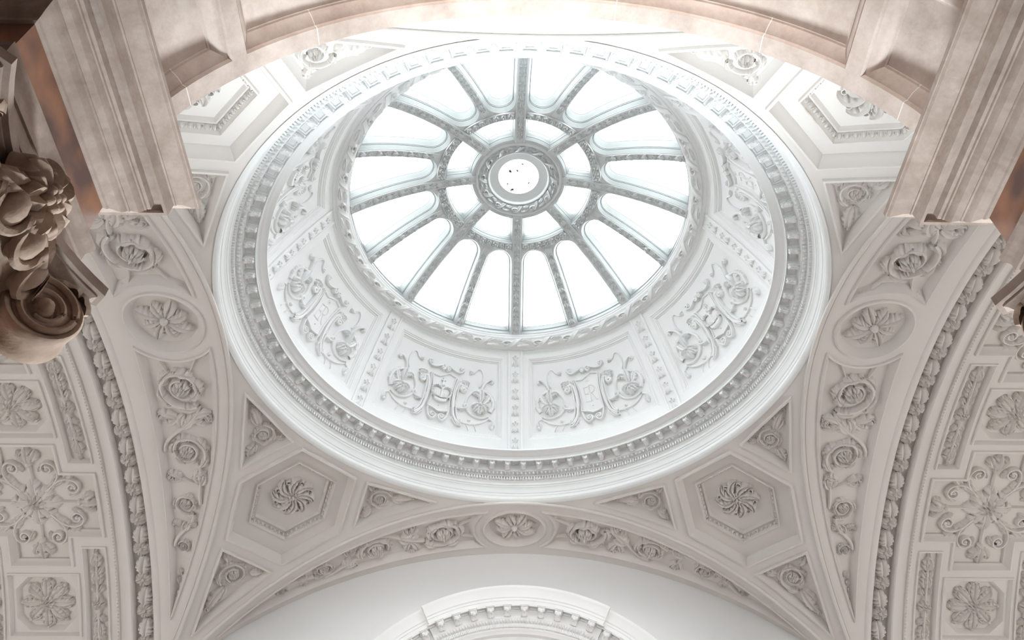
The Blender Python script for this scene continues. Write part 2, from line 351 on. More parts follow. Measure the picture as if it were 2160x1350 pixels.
# ------------------------------------------------------------------ pendentives
HEX_O = [(-.0455, .077), (.0455, .077), (.083, -.006), (.045, -.088), (-.045, -.088), (-.083, -.006)]
HEX_I = [(-.0305, .053), (.0305, .053), (.0555, -.0035), (.0293, -.0572), (-.0293, -.0572), (-.0555, -.0035)]
TRI_A = [(.0604, .079), (.0922, .0092), (.1615, .112)]
TRI_B = [(-.0604, .079), (-.0922, .0092), (-.1615, .112)]
TRI_C = [(-.0415, -.1012), (.0415, -.1012), (0, -.232)]
def pendentive(sx, sy, label):
    # gnomonic coordinates are angular: one unit on the sphere is Rs, so heights are absolute and insets are angular
    f, inv = s_pend(sx, sy); k = 1 / Rs
    T = thing('pendentive', label, 'pendentive', (sx * 1.0, sy * 1.0, 1.5), 'pendentives under the dome')
    s = np.linspace(0, 1, 26) * S_END
    xa = crease_x(s); ya = ra * np.sin(s); za = zs + ra * np.cos(s)
    P1 = np.stack([sx * ya, sy * xa, za], 1); P2 = np.stack([sx * xa, sy * ya, za], 1)
    a = np.linspace(0, math.pi / 2, 40)[::-1]; ring = np.stack([sx * np.sin(a), sy * np.cos(a), np.full(40, zD)], 1)
    outer = inv(np.concatenate([P1, P2[::-1][1:], ring]))
    outer = ccw(outer)
    hx, ta, tb, tc = [np.array(q) for q in (HEX_O, TRI_A, TRI_B, TRI_C)]
    st = .012
    holes = [dens(ccw(q), st) for q in (hx, ta, tb, tc)]
    b = MB(); plate(b, outer, holes, f, 0, .02); b.build('spandrel_surface', M_BEIGE, T, True, 40)
    # hexagonal coffer: raised outer moulding, sunk margin, inner moulding with egg and dart, sunk field with rosette
    b = MB(); pr = [(0, 0), (.0004, .008), (.003, .0095), (.0038, .003), (.0062, -.010), (.0085, -.016), (.009, -.020)]
    ps = [dens(inset(ccw(hx), d), st, ccw(hx)) for d, h in pr]; loops_mesh(b, ps, [h for d, h in pr], f)
    hi = dens(ccw(np.array(HEX_I)), st); plate(b, ps[-1], [hi], f, -.020, .02)
    hexp = b.build('hexagonal_coffer', M_BEIGE, T)
    b = MB(); pr = [(0, -.020), (.0004, -.012), (.0018, -.0105), (.0024, -.018), (.006, -.034), (.0066, -.031), (.0085, -.030), (.0095, -.036), (.0105, -.040)]
    coffer(b, HEX_I, pr, f, st, .02); b.build('inner_frame', M_STAIN if (sx, sy) == (1, -1) else M_BEIGE, hexp)
    # egg and dart in the inner frame
    eg = MB(); q = inset(ccw(np.array(HEX_I)), .0042)
    for i in range(6):
        A, B = q[i], q[(i + 1) % 6]; n = 8; d = (B - A); L = np.linalg.norm(d); ang = math.atan2(d[1], d[0])
        for j in range(n):
            c = A + d * (j + .5) / n; e = boss((0, 0), 1, 1, 8, 3); V = np.concatenate(e.v)
            V = np.column_stack([(V[:, :2] * [L / n * .30, .0021]) @ np.array([[math.cos(ang), math.sin(ang)], [-math.sin(ang), math.cos(ang)]]) + c, -.0295 + V[:, 2] * .0115])
            g = MB(); g.add(V, e.f); eg.merge(g, f)
            eg.merge(vine([c + d / n * .5 - [-.0018 * math.sin(ang), .0018 * math.cos(ang)], c + d / n * .5 + [-.0018 * math.sin(ang), .0018 * math.cos(ang)]], .0006, .008, 4), lambda u, v, h: f(u, v, h - .028))
    o = eg.build('egg_and_dart', M_BEIGE, hexp); o['kind'] = 'stuff'
    # swirling leaf rosette
    fr = lambda u, v, h: f(u, v, h * 1.15 - .040)
    for kk in range(8):
        a = 2 * math.pi * kk / 8 + .2
        g = leaf((.004 * math.cos(a), .004 * math.sin(a)), a - .6, .030, .0050, .020, 2.0, 4)
        m = MB(); m.merge(g, fr); m.build('rosette_leaf', M_BEIGE, hexp, True, 60)
        tp = np.array([.0225 * math.cos(a + .45), .0225 * math.sin(a + .45)])
        m = MB(); m.merge(vine(spiral(tp, .0042, .0012, a + 2.2, -1.0, 14), np.linspace(.0012, .0008, 14), .011), fr); m.build('rosette_curl', M_BEIGE, hexp, True, 60)
    m = MB(); m.merge(rosette((0, 0), .0085, 5, .016, 0, False), fr); m.build('rosette_heart', M_BEIGE, hexp, True, 60)
    # triangles
    def tri(poly, which):
        b = MB(); pr = [(0, 0), (.0004, .007), (.0026, .008), (.0034, .001), (.0054, -.010), (.0072, -.016), (.0076, -.018)]
        coffer(b, poly, pr, f, st, .02); p = b.build('triangular_panel', M_BEIGE, T)
        ft = lambda u, v, h: f(u, v, h * 1.0 - .018)
        P = np.array(poly); e = [np.linalg.norm(P[(i + 1) % 3] - P[(i + 2) % 3]) for i in range(3)]
        ic = sum(P[i] * e[i] for i in range(3)) / sum(e); rho = abs(poly_area(P)) * 2 / sum(e)
        rr = rho - .0086
        sg = -1 if which == 'B' else 1
        it = []
        def sc_h(items, kh): 
            out = []
            for n_, r_ in items:
                V = np.concatenate(r_.v); q_ = MB(); q_.add(np.column_stack([V[:, :2], V[:, 2] * kh]), r_.f); out.append((n_, q_))
            return out
        far = P[int(np.argmin(e)) if which != 'C' else 2]
        dirs = far - ic; a0 = math.atan2(dirs[1], dirs[0])
        it += scroll(ic, rr * .97, a0 + sg * .3, sg, 1.5, rr * .2, True, 5)
        for i in range(3):
            d = P[i] - ic; L = np.linalg.norm(d); u_ = d / L; ang = math.atan2(u_[1], u_[0])
            base = ic + u_ * rr * .95; n_ = np.array([-u_[1], u_[0]])
            if L > rr * 2.6:
                it.append(('acanthus_leaf', leaf(base, ang + sg * .25, (L - rr) * .52, rr * .34, rr * .26, -sg * .5, 5)))
                it.append(('acanthus_leaf', leaf(base, ang - sg * .5, (L - rr) * .34, rr * .24, rr * .22, sg * .7, 3)))
                c2 = ic + u_ * (rr + (L - rr) * .48)
                it += tendril(c2, min(rr * .24, (L - rr) * .12), ang + math.pi, -sg, 1.2, rr * .06, rr * .14, base)
            else:
                it.append(('acanthus_leaf', leaf(base, ang + sg * .3, (L - rr) * .62, rr * .26, rr * .22, -sg * .6, 4)))
                it += tendril(ic + u_ * (rr + (L - rr) * .34), rr * .22, ang + 2, sg, 1.1, rr * .08, rr * .14)
        place(sc_h(it, Rs * .8), ft, M_BEIGE, p)
    tri(TRI_A, 'A'); tri(TRI_B, 'B'); tri(TRI_C, 'C')
    return T
pendentive(-1, 1, 'pale plaster pendentive with hexagonal coffer at lower left, beyond the dome')
pendentive(1, 1, 'pale plaster pendentive with hexagonal coffer at lower right, beyond the dome')
pendentive(-1, -1, 'pendentive at upper left, partly hidden by the stone entablature')
pendentive(1, -1, 'pendentive at upper right with brown damp stains in its coffer')

# ------------------------------------------------------------------ arch soffits
def crease_beads(T, side):
    s = np.linspace(-S_END, S_END, 121); x = crease_x(s); b = MB()
    f = s_barrel(side, ra)
    for du, dh, r in ((.0, .002, .0075), (.014, -.001, .003)):
        tube3(b, f(x + du, s * ra, np.full_like(s, dh)), r, 8)
    b.build('edge_bead', M_BEIGE, T, True, 60)
def panel_poly(d, sg, n1=12, n2=26):
    """scroll panel on the soffit; d = inset"""
    c = 1.197; r = .172 + d
    s_tip = rel(38.0, 1)
    uin = lambda s: crease_x(s) + .052 + d; uout = lambda s: 1.33 + .033 * (s - rel(3, 1)) / rel(35, 1) - d
    ss = np.linspace(0, s_tip, 800); w = uout(ss) - uin(ss); bad = np.where(w < 0)[0]; se = ss[bad[0]] if len(bad) else s_tip
    # where do inner and outer edge meet the start arc
    def meet(fu):
        v = ss * ra; u = fu(ss); q = (u - c) ** 2 + v ** 2 - r * r; return ss[np.where(q > 0)[0][0]]
    si, so = meet(uin), meet(uout)
    a0 = math.atan2(si * ra, uin(np.array([si]))[0] - c); a1 = math.atan2(so * ra, uout(np.array([so]))[0] - c)
    aa = np.linspace(a0, a1, n1 + 1); arc = np.stack([c + r * np.cos(aa), r * np.sin(aa)], 1)
    t = np.linspace(0, 1, n2 + 1)
    so_ = so + (se - so) * t; si_ = si + (se - si) * t
    po = np.stack([uout(so_), so_ * ra], 1); pi_ = np.stack([uin(si_), si_ * ra], 1)
    p = np.concatenate([arc[:-1], po[:-1], pi_[::-1][:-1]])
    p[:, 1] *= sg
    return p
def soffit(side, label, ornament=True):
    loc = {'N': (0, 1.2, 2.05), 'S': (0, -1.2, 2.05), 'W': (-1.2, 0, 2.05), 'E': (1.2, 0, 2.05)}[side]
    T = thing('arch_soffit', label, 'arch', loc, 'arches carrying the dome'); f = s_barrel(side, ra)
    tmax = 1.453 if side == 'S' else 1.40
    se = np.linspace(0, S_END, 600); lim = se[np.where(crease_x(se) < min(tmax, 1.4) - .002)[0][-1]]
    s = np.linspace(-lim, lim, 81)
    outer = np.concatenate([np.stack([crease_x(s), s * ra], 1), np.stack([np.full(81, tmax), s[::-1] * ra], 1)])
    aa = np.linspace(0, 2 * math.pi, 48, endpoint=False); circ = np.stack([1.197 + .135 * np.cos(aa), .138 * np.sin(aa)], 1)
    holes = [circ] if ornament else []
    if ornament: holes += [panel_poly(0, 1), panel_poly(0, -1)]
    b = MB(); plate(b, outer, holes, f, 0, .05); b.build('soffit_surface', M_BEIGE, T)
    crease_beads(T, side)
    if not ornament: return T
    b = MB(); pr = [(0, 0), (.002, .006), (.008, .008), (.012, .003), (.018, -.006), (.028, -.014), (.03, -.016)]
    coffer(b, circ, pr, f, 1, .05); med = b.build('round_medallion', M_BEIGE, T)
    fm = lambda u, v, h: f(u, v, h * 1.1 - .016)
    for k in range(8):
        a = 2 * math.pi * k / 8 + .2; L = .088 if k % 2 else .070
        m = MB(); m.merge(leaf((1.197 + .012 * math.cos(a), .012 * math.sin(a)), a, L, .0185, .021, .25, 5), fm); m.build('rosette_leaf', M_BEIGE, med, True, 60)
        for sg in (-1, 1):
            a2 = a + math.pi / 8 + sg * .13
            m = MB(); m.merge(leaf((1.197 + .022 * math.cos(a2), .022 * math.sin(a2)), a2, .052, .009, .015, sg * .9, 4), fm); m.build('rosette_leaf', M_BEIGE, med, True, 60)
        a += math.pi / 8
        m = MB(); m.merge(boss((1.197 + .058 * math.cos(a), .058 * math.sin(a)), .006, .013), fm); m.build('rosette_bud', M_BEIGE, med, True, 60)
    m = MB(); m.merge(boss((1.197, 0), .017, .026, 14, 5), fm); m.build('rosette_boss', M_BEIGE, med, True, 60)
    for sg in (1, -1):
        pr = [(0, 0), (.001, .005), (.006, .007), (.009, .002), (.014, -.006), (.022, -.013), (.024, -.015)]
        b = MB(); ps = [panel_poly(d, sg) for d, h in pr]; loops_mesh(b, ps, [h for d, h in pr], f); plate(b, ps[-1], [], f, -.015, .05)
        p = b.build('scroll_panel', M_BEIGE, T); fp = lambda u, v, h: f(u, v, h - .015)
        cs = []
        for deg, k in ((8.9, .45), (17.2, .46), (24.0, .45), (29.2, .44)):
            s_ = rel(deg, 1); ui = crease_x(np.array([s_]))[0] + .076; uo = 1.33 + .033 * (deg - 3) / 35 - .024
            cs.append((np.array([(ui + uo) / 2, sg * s_ * ra]), (uo - ui) * k))
        it = []
        for i, (c, rho) in enumerate(cs):
            g = (1 if i % 2 else -1) * sg
            a0 = sg * math.pi / 2 + (.5 if i % 2 else -.5) * sg * g
            it += scroll(c, rho, a0, g, 1.6, max(.010, rho * .17), True, 6 if i < 2 else 4)
            if i + 1 < len(cs):
                c2, r2 = cs[i + 1]; a2 = -sg * math.pi / 2
                p0 = c + rho * np.array([math.cos(a0), math.sin(a0)]); side_ = np.array([g, 0])
                p3 = c2 - side_ * r2 * 1.08
                it.append(('scroll_stem', vine(bez(p0, p0 + (p3 - p0) * [.1, .5], p3 - (p3 - p0) * [.0, .4], p3), .0075, .010)))
                mid = (p0 + p3) / 2; an = math.atan2(*(p0 - p3)[::-1])
                it.append(('acanthus_leaf', leaf(mid, an + .5 * g, rho * .9, rho * .24, .013, -.9 * g, 4)))
                it.append(('acanthus_leaf', leaf(mid, an - .9 * g, rho * .7, rho * .2, .012, 1.1 * g, 4)))
                it += tendril((c + c2) / 2 + side_ * (rho + r2) * .52, rho * .2, -sg * math.pi / 2, -g, 1.2, .004, .008, mid)
                for q in (-1, 1):
                    bs = (c + c2) / 2 + np.array([q * (rho + r2) * .16, 0]); k_ = (rho + r2) * .5
                    it.append(('acanthus_leaf', leaf(bs, math.pi / 2 * sg * -1 + q * .75 * sg, k_ * .95, k_ * .20, .012, q * sg * .9, 4)))
                    it.append(('acanthus_leaf', leaf(bs, math.pi / 2 * sg - q * .8 * sg, k_ * .8, k_ * .17, .011, -q * sg * .9, 4)))
                    it += tendril((c + c2) / 2 + np.array([q * k_ * 1.02, -sg * k_ * .12]), k_ * .20, 0 if q < 0 else math.pi, q * sg, 1.2, .0035, .009, bs)
                    it.append(('bud', boss((c + c2) / 2 + np.array([q * k_ * .62, sg * k_ * .28]), k_ * .10, .011, 8, 3)))
        # corner curls by the medallion and husks towards the point
        it += tendril((1.108, sg * .155), .017, 0.0, -sg, 1.3, .004, .009, cs[0][0] + [-.04, -sg * .07])
        it += tendril((1.288, sg * .155), .017, math.pi, sg, 1.3, .004, .009, cs[0][0] + [.04, -sg * .07])
        for j, deg in enumerate((32.0, 33.0, 34.0, 34.9)):
            s_ = rel(deg, 1); ui = crease_x(np.array([s_]))[0] + .076; uo = 1.33 + .033 * (deg - 3) / 35 - .024
            w = max(uo - ui, .01); c = np.array([(ui + uo) / 2, sg * s_ * ra])
            it.append(('husk', leaf(c, sg * math.pi / 2 + .1, .03 - .003 * j, min(.012, w * .4), .011, 0, 2)))
        place(it, fp, M_BEIGE, p)
    return T
soffit('N', 'far arch soffit with oval rosette above the plain grey wall')
soffit('W', 'left arch soffit with rosette medallion and leafy scroll panels')
soffit('E', 'right arch soffit with rosette medallion and leafy scroll panels')
soffit('S', 'near arch soffit behind the stone arch, mostly out of sight', False)

# ------------------------------------------------------------------ side vaults and their garland arches
# motif meshes for the garland (built once, shared)
fl = MB()
for k in range(6):
    a = k * math.pi / 3 + .3; fl.merge(leaf((.004 * math.cos(a), .004 * math.sin(a)), a, .023, .0088, .019, 0, 1, 7, .0))
fl.merge(boss((0, 0), .0062, .026, 10, 4)); fl.merge(boss((0, 0), .0088, .018, 10, 3))
ME_FLOWER = fl.mesh('garland_flower', M_BEIGE, True, 60, raw=True)
lf = MB(); lf.merge(leaf((-.012, -.034), math.pi / 2 - .25, .072, .024, .030, .1, 5, 13, 0))
ME_GLEAF = lf.mesh('garland_leaf', M_BEIGE, True, 60, raw=True)
ro = MB(); ro.merge(leaf((.024, -.016), math.pi / 2 + .35, .034, .008, .010, -.9, 4))
ME_SPRAY = ro.mesh('garland_spray', M_BEIGE, True, 60, raw=True)

def cross_poly(c, hx, hy, ax, ay):
    x, y = c
    return np.array([(x - ax, y - hy), (x + ax, y - hy), (x + ax, y - ay), (x + hx, y - ay), (x + hx, y + ay), (x + ax, y + ay), (x + ax, y + hy), (x - ax, y + hy), (x - ax, y + ay), (x - hx, y + ay), (x - hx, y - ay), (x - ax, y - ay)])
def rect_poly(c, hx, hy): return np.array([(c[0] - hx, c[1] - hy), (c[0] + hx, c[1] - hy), (c[0] + hx, c[1] + hy), (c[0] - hx, c[1] + hy)])
def cross_orn():
    it = []
    for k in range(8):
        a = k * math.pi / 4; L = .085 if k % 2 == 0 else .075
        it.append(('acanthus_leaf', leaf((.014 * math.cos(a), .014 * math.sin(a)), a, L, .026, .016, 0, 4)))
    it.append(('flower', rosette((0, 0), .036, 6, .02, .2, True, 1)))
    for k in range(4):
        a = k * math.pi / 2; M2 = np.array([[math.cos(a), -math.sin(a)], [math.sin(a), math.cos(a)]])
        arm = []
        for sg in (-1, 1):
            p = np.concatenate([bez((.05, sg * .045), (.10, sg * .115), (.150, sg * .1), n=12)[:-1], spiral((.148, sg * .066), .034, .010, sg * math.pi / 2, -sg * 1.35, 24)])
            arm.append(('scroll_stem', vine(p, np.linspace(.0055, .0075, len(p)), .012)))
            arm.append(('bud', boss((.148, sg * .066), .010, .015)))
            arm.append(('acanthus_leaf', leaf((.115, sg * .10), sg * .45, .07, .016, .012, sg * .8, 4)))
            arm.append(('acanthus_leaf', leaf((.178, sg * .008), sg * .85, .056, .017, .014, -sg * .7, 4)))
            arm.append(('acanthus_leaf', leaf((.075, sg * .08), sg * 1.2, .05, .013, .011, -sg * .8, 3)))
            arm.append(('acanthus_leaf', leaf((.055, sg * .05), sg * .75, .075, .013, .012, sg * .5, 4)))
            arm.append(('acanthus_leaf', leaf((.13, sg * .03), sg * .2, .05, .010, .010, sg * .9, 3)))
        arm.append(('scroll_stem', vine([(.08, 0), (.2, 0)], [.005, .004], .010)))
        arm.append(('acanthus_leaf', leaf((.165, 0), 0, .08, .018, .016, 0, 4)))
        arm.append(('bud', boss((.165, 0), .012, .018)))
        it += xf(arm, M2, (0, 0))
    return it
def oct_orn():
    it = [('flower', rosette((0, 0), .030, 6, .02, .1, True, 1))]
    for k in range(8):
        a = k * math.pi / 4; L = .088 if k % 2 == 0 else .078
        it.append(('acanthus_leaf', leaf((.016 * math.cos(a), .016 * math.sin(a)), a, L, .0185, .017, 0, 5)))
        it.append(('bud', boss((.100 * math.cos(a), .100 * math.sin(a)), .008, .012, 8, 3)))
        b = a + math.pi / 8
        for sg in (-1, 1):
            p = bez((.03 * math.cos(b), .03 * math.sin(b)), (.075 * math.cos(b), .075 * math.sin(b)), (.092 * math.cos(b + sg * .22), .092 * math.sin(b + sg * .22)), n=9)
            it.append(('scroll_stem', vine(p, np.linspace(.0036, .0045, 9), .009)))
            it.append(('acanthus_leaf', leaf(p[4], b + sg * .6, .04, .010, .011, sg * .9, 4)))
    return it
def strip_orn(L):
    it = [('scroll_stem', vine([(0, -L * .44), (0, L * .44)], .0035, .007)), ('flower', rosette((0, 0), .026, 6, .015, .2, True, 1))]
    for y in (-.33, .33, -.17, .17):
        s = 1 if y > 0 else -1
        for sg in (-1, 1):
            it.append(('acanthus_leaf', leaf((0, y * L), s * (math.pi / 2 - sg * .55 * s), .052, .015, .012, s * sg * .9 * s, 4)))
            it.append(('acanthus_leaf', leaf((0, y * L - s * .03), s * (math.pi / 2 - sg * 1.2 * s), .036, .011, .010, s * sg * 1.2 * s, 3)))
        it.append(('husk', leaf((0, y * L), s * math.pi / 2, .05, .011, .013, 0, 3)))
        it.append(('bud', boss((0, y * L + s * .055), .007, .011, 8, 3)))
    it.append(('husk', leaf((0, L * .40), math.pi / 2, .05, .008, .01, 0, 2))); it.append(('husk', leaf((0, -L * .40), -math.pi / 2, .05, .008, .01, 0, 2)))
    return it

TC = 1.86; ST = 12.2
def vault(side, label, label2):
    sgx = 1 if side == 'E' else -1
    f = s_barrel(side, rv)
    T = thing('coffered_vault', label, 'vault', (sgx * 1.9, 0, 1.9), 'barrel vaults of the side halls')
    t0, t1 = 1.585, 3.245; lim = rel(45.5, rv)
    outer = dens(np.array([(t0, -lim), (t1, -lim), (t1, lim), (t0, lim)]), .06)
    holes = []; todo = []
    for k in range(-3, 4):
        y = rel(ST * k, rv)
        if k % 2 == 0:
            p = cross_poly((TC, y), .256, .268, .125, .143); todo.append(('cross', p, (TC, y)))
        else:
            p = rect_poly((TC, y), .142, .131); todo.append(('oct', p, (TC, y)))
            for tx in (1.654, 2 * TC - 1.654):
                q = rect_poly((tx, y), .049, .245 if abs(k) == 1 else .245); todo.append(('strip', q, (tx, y)))
    todo = [t for t in todo if abs(t[2][1]) + (t[1][:, 1].max() - t[2][1]) < lim]
    # visible range only for ornament
    b = MB(); plate(b, outer, [dens(ccw(t[1]), .05) for t in todo], f, 0, .07); b.build('vault_surface', M_BEIGE, T)
    for kind, p, c in todo:
        vis = -rel(30, rv) < c[1]
        if kind == 'cross':
            b = MB(); pr = [(0, 0), (.001, .006), (.008, .008), (.012, .003), (.016, -.003), (.022, -.010), (.026, -.012), (.026, -.02)]
            coffer(b, p, pr, f, .05, .06); o = b.build('cross_coffer', M_BEIGE, T); it = cross_orn(); dd = .02
        elif kind == 'oct':
            b = MB(); pr = [(0, 0), (.001, .005), (.006, .007), (.010, .002), (.014, -.006)]
            p_ = ccw(p); ps = [dens(inset(p_, d), .05, p_) for d, h in pr]; loops_mesh(b, ps, [h for d, h in pr], f)
            r = .125; ocx, ocy = .118, .110; m = .052
            oc = np.array([(c[0] - ocx + m, c[1] - ocy), (c[0] + ocx - m, c[1] - ocy), (c[0] + ocx, c[1] - ocy + m), (c[0] + ocx, c[1] + ocy - m), (c[0] + ocx - m, c[1] + ocy), (c[0] - ocx + m, c[1] + ocy), (c[0] - ocx, c[1] + ocy - m), (c[0] - ocx, c[1] - ocy + m)])
            plate(b, ps[-1], [dens(oc, .04)], f, -.006, .05)
            coffer(b, oc, [(0, -.006), (.004, -.010), (.012, -.022), (.014, -.024)], f, .04, .05)
            o = b.build('octagonal_coffer', M_BEIGE, T); it = oct_orn(); dd = .024
        else:
            b = MB(); pr = [(0, 0), (.001, .005), (.006, .006), (.009, .001), (.013, -.008), (.014, -.012)]
            coffer(b, p, pr, f, .05, .05); o = b.build('strip_panel', M_BEIGE, T); it = strip_orn(.47); dd = .012
            if c[0] > TC: vis = False if c[0] > 2.3 else vis
        if vis: place(xf(it, np.eye(2), c), lambda u, v, h: f(u, v, h - dd), M_BEIGE, o)
    # garland arch between the soffit and the vault
    G = thing('garland_arch', label2, 'arch', (sgx * 1.46, 0, 2.1), 'flower garland arches'); fa = s_barrel(side, ra, 1.0)
    s = np.linspace(-S_END, S_END, 141)
    pr = [(1.398, 0.0), (1.402, .004), (1.416, .007), (1.424, .004), (1.427, -.02), (1.43, -.0262), (1.503, -.0262), (1.506, -.02), (1.508, -.004), (1.512, 0), (1.532, -.001), (1.535, -.02), (1.54, -.026), (1.565, -.027), (1.568, -.021), (1.573, -.019), (1.578, -.021), (1.581, -.027), (1.59, -.0274)]
    P = np.stack([fa(np.full_like(s, t), s * ra, np.full_like(s, h)) for t, h in pr]); b = MB(); b.grid(P); b.build('arch_moulding', M_BEIGE, G, True, 35)
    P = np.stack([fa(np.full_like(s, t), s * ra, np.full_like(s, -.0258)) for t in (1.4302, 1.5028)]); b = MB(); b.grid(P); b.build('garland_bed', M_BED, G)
    fg = lambda u, v, h: fa(u, v, h - .0258)
    k = -14
    while True:
        d = 14.79 + 3.73 * k
        if d > 45: break
        if d > -33:
            put('garland_flower', ME_FLOWER, frame_at(fg, 1.466, rel(d, ra), 1.12), G)
            put('garland_spray', ME_SPRAY, frame_at(fg, 1.466, rel(d, ra), 1.1), G); put('garland_spray', ME_SPRAY, frame_at(fg, 1.466, rel(d, ra), 1.1, math.pi), G)
            if d + 1.87 < 45: put('garland_leaf', ME_GLEAF, frame_at(fg, 1.466, rel(d + 1.87, ra), 1.12), G)
        k += 1
    b = MB()
    for d in np.arange(-30, 45, .42): b.merge(boss((1.573, rel(d, ra)), .0035, .006, 6, 2, 0), lambda u, v, h: fa(u, v, h - .02))
    o = b.build('bead_row', M_BEIGE, G, True, 60); o['kind'] = 'stuff'
vault('W', 'coffered barrel vault at the far left with cross and octagon panels', 'left arch moulding filled with a garland of flowers and leaves')
vault('E', 'coffered barrel vault at the far right with cross and octagon panels', 'right arch moulding filled with a garland of flowers and leaves')

# ------------------------------------------------------------------ dome cornice
T = thing('dome_cornice', 'white circular cornice with modillions ringing the foot of the dome', 'cornice', (0, 0, 2.1))
prof = [(1.012, 2.094), (1.004, 2.098), (1.0, 2.102), (.9965, 2.108), (.9965, 2.115), (.999, 2.121), (1.0, 2.123), (.998, 2.125), (.9965, 2.134), (.994, 2.136), (.9915, 2.148), (.989, 2.157), (.986, 2.160), (.985, 2.165), (.982, 2.167), (.981, 2.176), (.978, 2.179), (.975, 2.183)]
b = MB(); revolve(b, prof); b.build('lower_mouldings', M_WHITE, T, True, 30)
b = MB(); revolve(b, [(.975, 2.183), (.975, 2.199), (.968, 2.2), (.966, 2.203), (.966, 2.2045)]); b.build('dentil_band', M_WHITE, T, True, 30)
b = MB(); nd = 528; w = 2 * math.pi * .97 / nd * .31
for i in range(nd):
    a = 2 * math.pi * i / nd; c, s_ = math.cos(a), math.sin(a)
    V = np.array([(x, y, z) for z in (2.185, 2.198) for x, y in ((-w, .977), (w, .977), (w, .966), (-w, .966))]); R = np.column_stack([V[:, 0] * c + V[:, 1] * s_, -V[:, 0] * s_ + V[:, 1] * c, V[:, 2]])
    b.add(R, [(0, 3, 2, 1), (4, 5, 6, 7), (0, 1, 5, 4), (1, 2, 6, 5), (2, 3, 7, 6), (3, 0, 4, 7)])
o = b.build('dentils', M_WHITE, T, False); o['kind'] = 'stuff'
b = MB(); revolve(b, [(.966, 2.2045), (.962, 2.2055), (.957, 2.209), (.951, 2.2125), (.9465, 2.2135)]); b.build('egg_band', M_WHITE, T, True, 30)
b = MB(); ne = 352
for i in range(ne):
    a = 2 * math.pi * (i + .5) / ne; e = boss((0, 0), 1, 1, 6, 2); V = np.concatenate(e.v); wv = 2 * math.pi * .957 / ne
    # local: x tangential, y along slope, z normal (towards the axis, down)
    x = V[:, 0] * wv * .33; t = V[:, 1] * .008; n = V[:, 2] * .0055
    r = .9565 - t * .8 - n * .6; z = 2.2085 + t * .5 - n * .8
    b.add(np.column_stack([r * math.sin(a) + x * math.cos(a), r * math.cos(a) - x * math.sin(a), z]), e.f)
    a += math.pi / ne
    for q in (0, 1):
        pass
    V = np.array([(-.0012, -.009, 0), (.0012, -.009, 0), (.0004, .009, 0), (-.0004, .009, 0), (0, -.008, .007), (0, .006, .004)])
    r = .9565 - V[:, 1] * .8 - V[:, 2] * .6; z = 2.2085 + V[:, 1] * .5 - V[:, 2] * .8
    b.add(np.column_stack([r * math.sin(a) + V[:, 0] * math.cos(a), r * math.cos(a) - V[:, 0] * math.sin(a), z]), [(0, 1, 4), (1, 2, 5, 4), (2, 3, 5), (3, 0, 4, 5)])
o = b.build('egg_and_dart', M_WHITE, T, True, 60); o['kind'] = 'stuff'
b = MB(); revolve(b, [(.9465, 2.2135), (.9465, 2.240), (.944, 2.242), (.940, 2.2435), (.9085, 2.2435), (.9085, 2.238), (.9065, 2.2365), (.9065, 2.2475), (.9045, 2.2485), (.9035, 2.2515), (.901, 2.2535), (.897, 2.2545), (.893, 2.257), (.887, 2.262), (.879, 2.2645), (.8745, 2.2655), (.8735, 2.2668), (.8732, 2.2725), (.876, 2.2745), (.90, 2.277), (.93, 2.29)]); b.build('corona', M_WHITE, T, True, 30)
# modillion: scrolled bracket with cap, leaf and bud. x tangential, y towards the axis, z up; origin at the wall, top of bracket
def modillion_mesh(name, m):
    b = MB(); w = .0098
    # body side profile (y,z)
    pr = [(0, -.0235), (.004, -.0262), (.0095, -.0262), (.0135, -.0225), (.018, -.0195), (.024, -.0195), (.029, -.0205), (.0335, -.019), (.035, -.0145), (.033, -.0105), (.030, -.0085), (.030, -.005), (0, -.005)]
    n = len(pr); V = [(-w, y, z) for y, z in pr] + [(w, y, z) for y, z in pr]
    F = [(i, (i + 1) % n, n + (i + 1) % n, n + i) for i in range(n)] + [tuple(range(n))[::-1], tuple(range(n, 2 * n))]
    b.add(V, F)
    box(b, (-w * 1.35, 0, -.005), (w * 1.35, .0375, 0)); box(b, (-w * 1.2, 0, -.0075), (w * 1.2, .034, -.005))
    # leaf on the underside
    g = leaf((0, .002), math.pi / 2, .027, .0085, .004, 0, 3, 9); V = np.concatenate(g.v)
    zl = np.interp(V[:, 1], [0, .0095, .018, .029], [-.0245, -.0262, -.0195, -.0205]); b.add(np.column_stack([V[:, 0], V[:, 1], zl - V[:, 2] - .0004]), g.f)
    # bud at the nose and two side volutes
    for cx, cy, cz, r in ((0, .031, -.0185, .0062), (-.0062, .0325, -.0135, .0045), (.0062, .0325, -.0135, .0045)):
        gr = np.linspace(0, 2 * math.pi, 8, endpoint=False); el = np.linspace(-math.pi / 2, math.pi / 2, 6)
        P = np.array([[(cx + r * math.cos(e) * math.cos(a), cy + r * math.cos(e) * math.sin(a), cz + r * math.sin(e)) for a in gr] for e in el]); b.grid(P, cv=True)
    for sx in (-1, 1):
        c = spiral((.009, -.0155), .0085, .002, 0, 1.3, 20); tube3(b, np.column_stack([np.full(20, sx * w), c]), .0012, 5)
    return b.mesh(name, m, True, 40, raw=True)
ME_MOD = modillion_mesh('modillion', M_WHITE)
NM = 88
for i in range(NM):
    a = 2 * math.pi * (i + .5) / NM; r = .9465; z = 2.2435
    X = Vector((math.cos(a), -math.sin(a), 0)); Y = Vector((-math.sin(a), -math.cos(a), 0)); p = W((r * math.sin(a), r * math.cos(a), z))
    Mx = Matrix(((X.x * S, Y.x * S, 0, p[0]), (X.y * S, Y.y * S, 0, p[1]), (0, 0, S, p[2]), (0, 0, 0, 1))); put('modillion', ME_MOD, Mx, T)
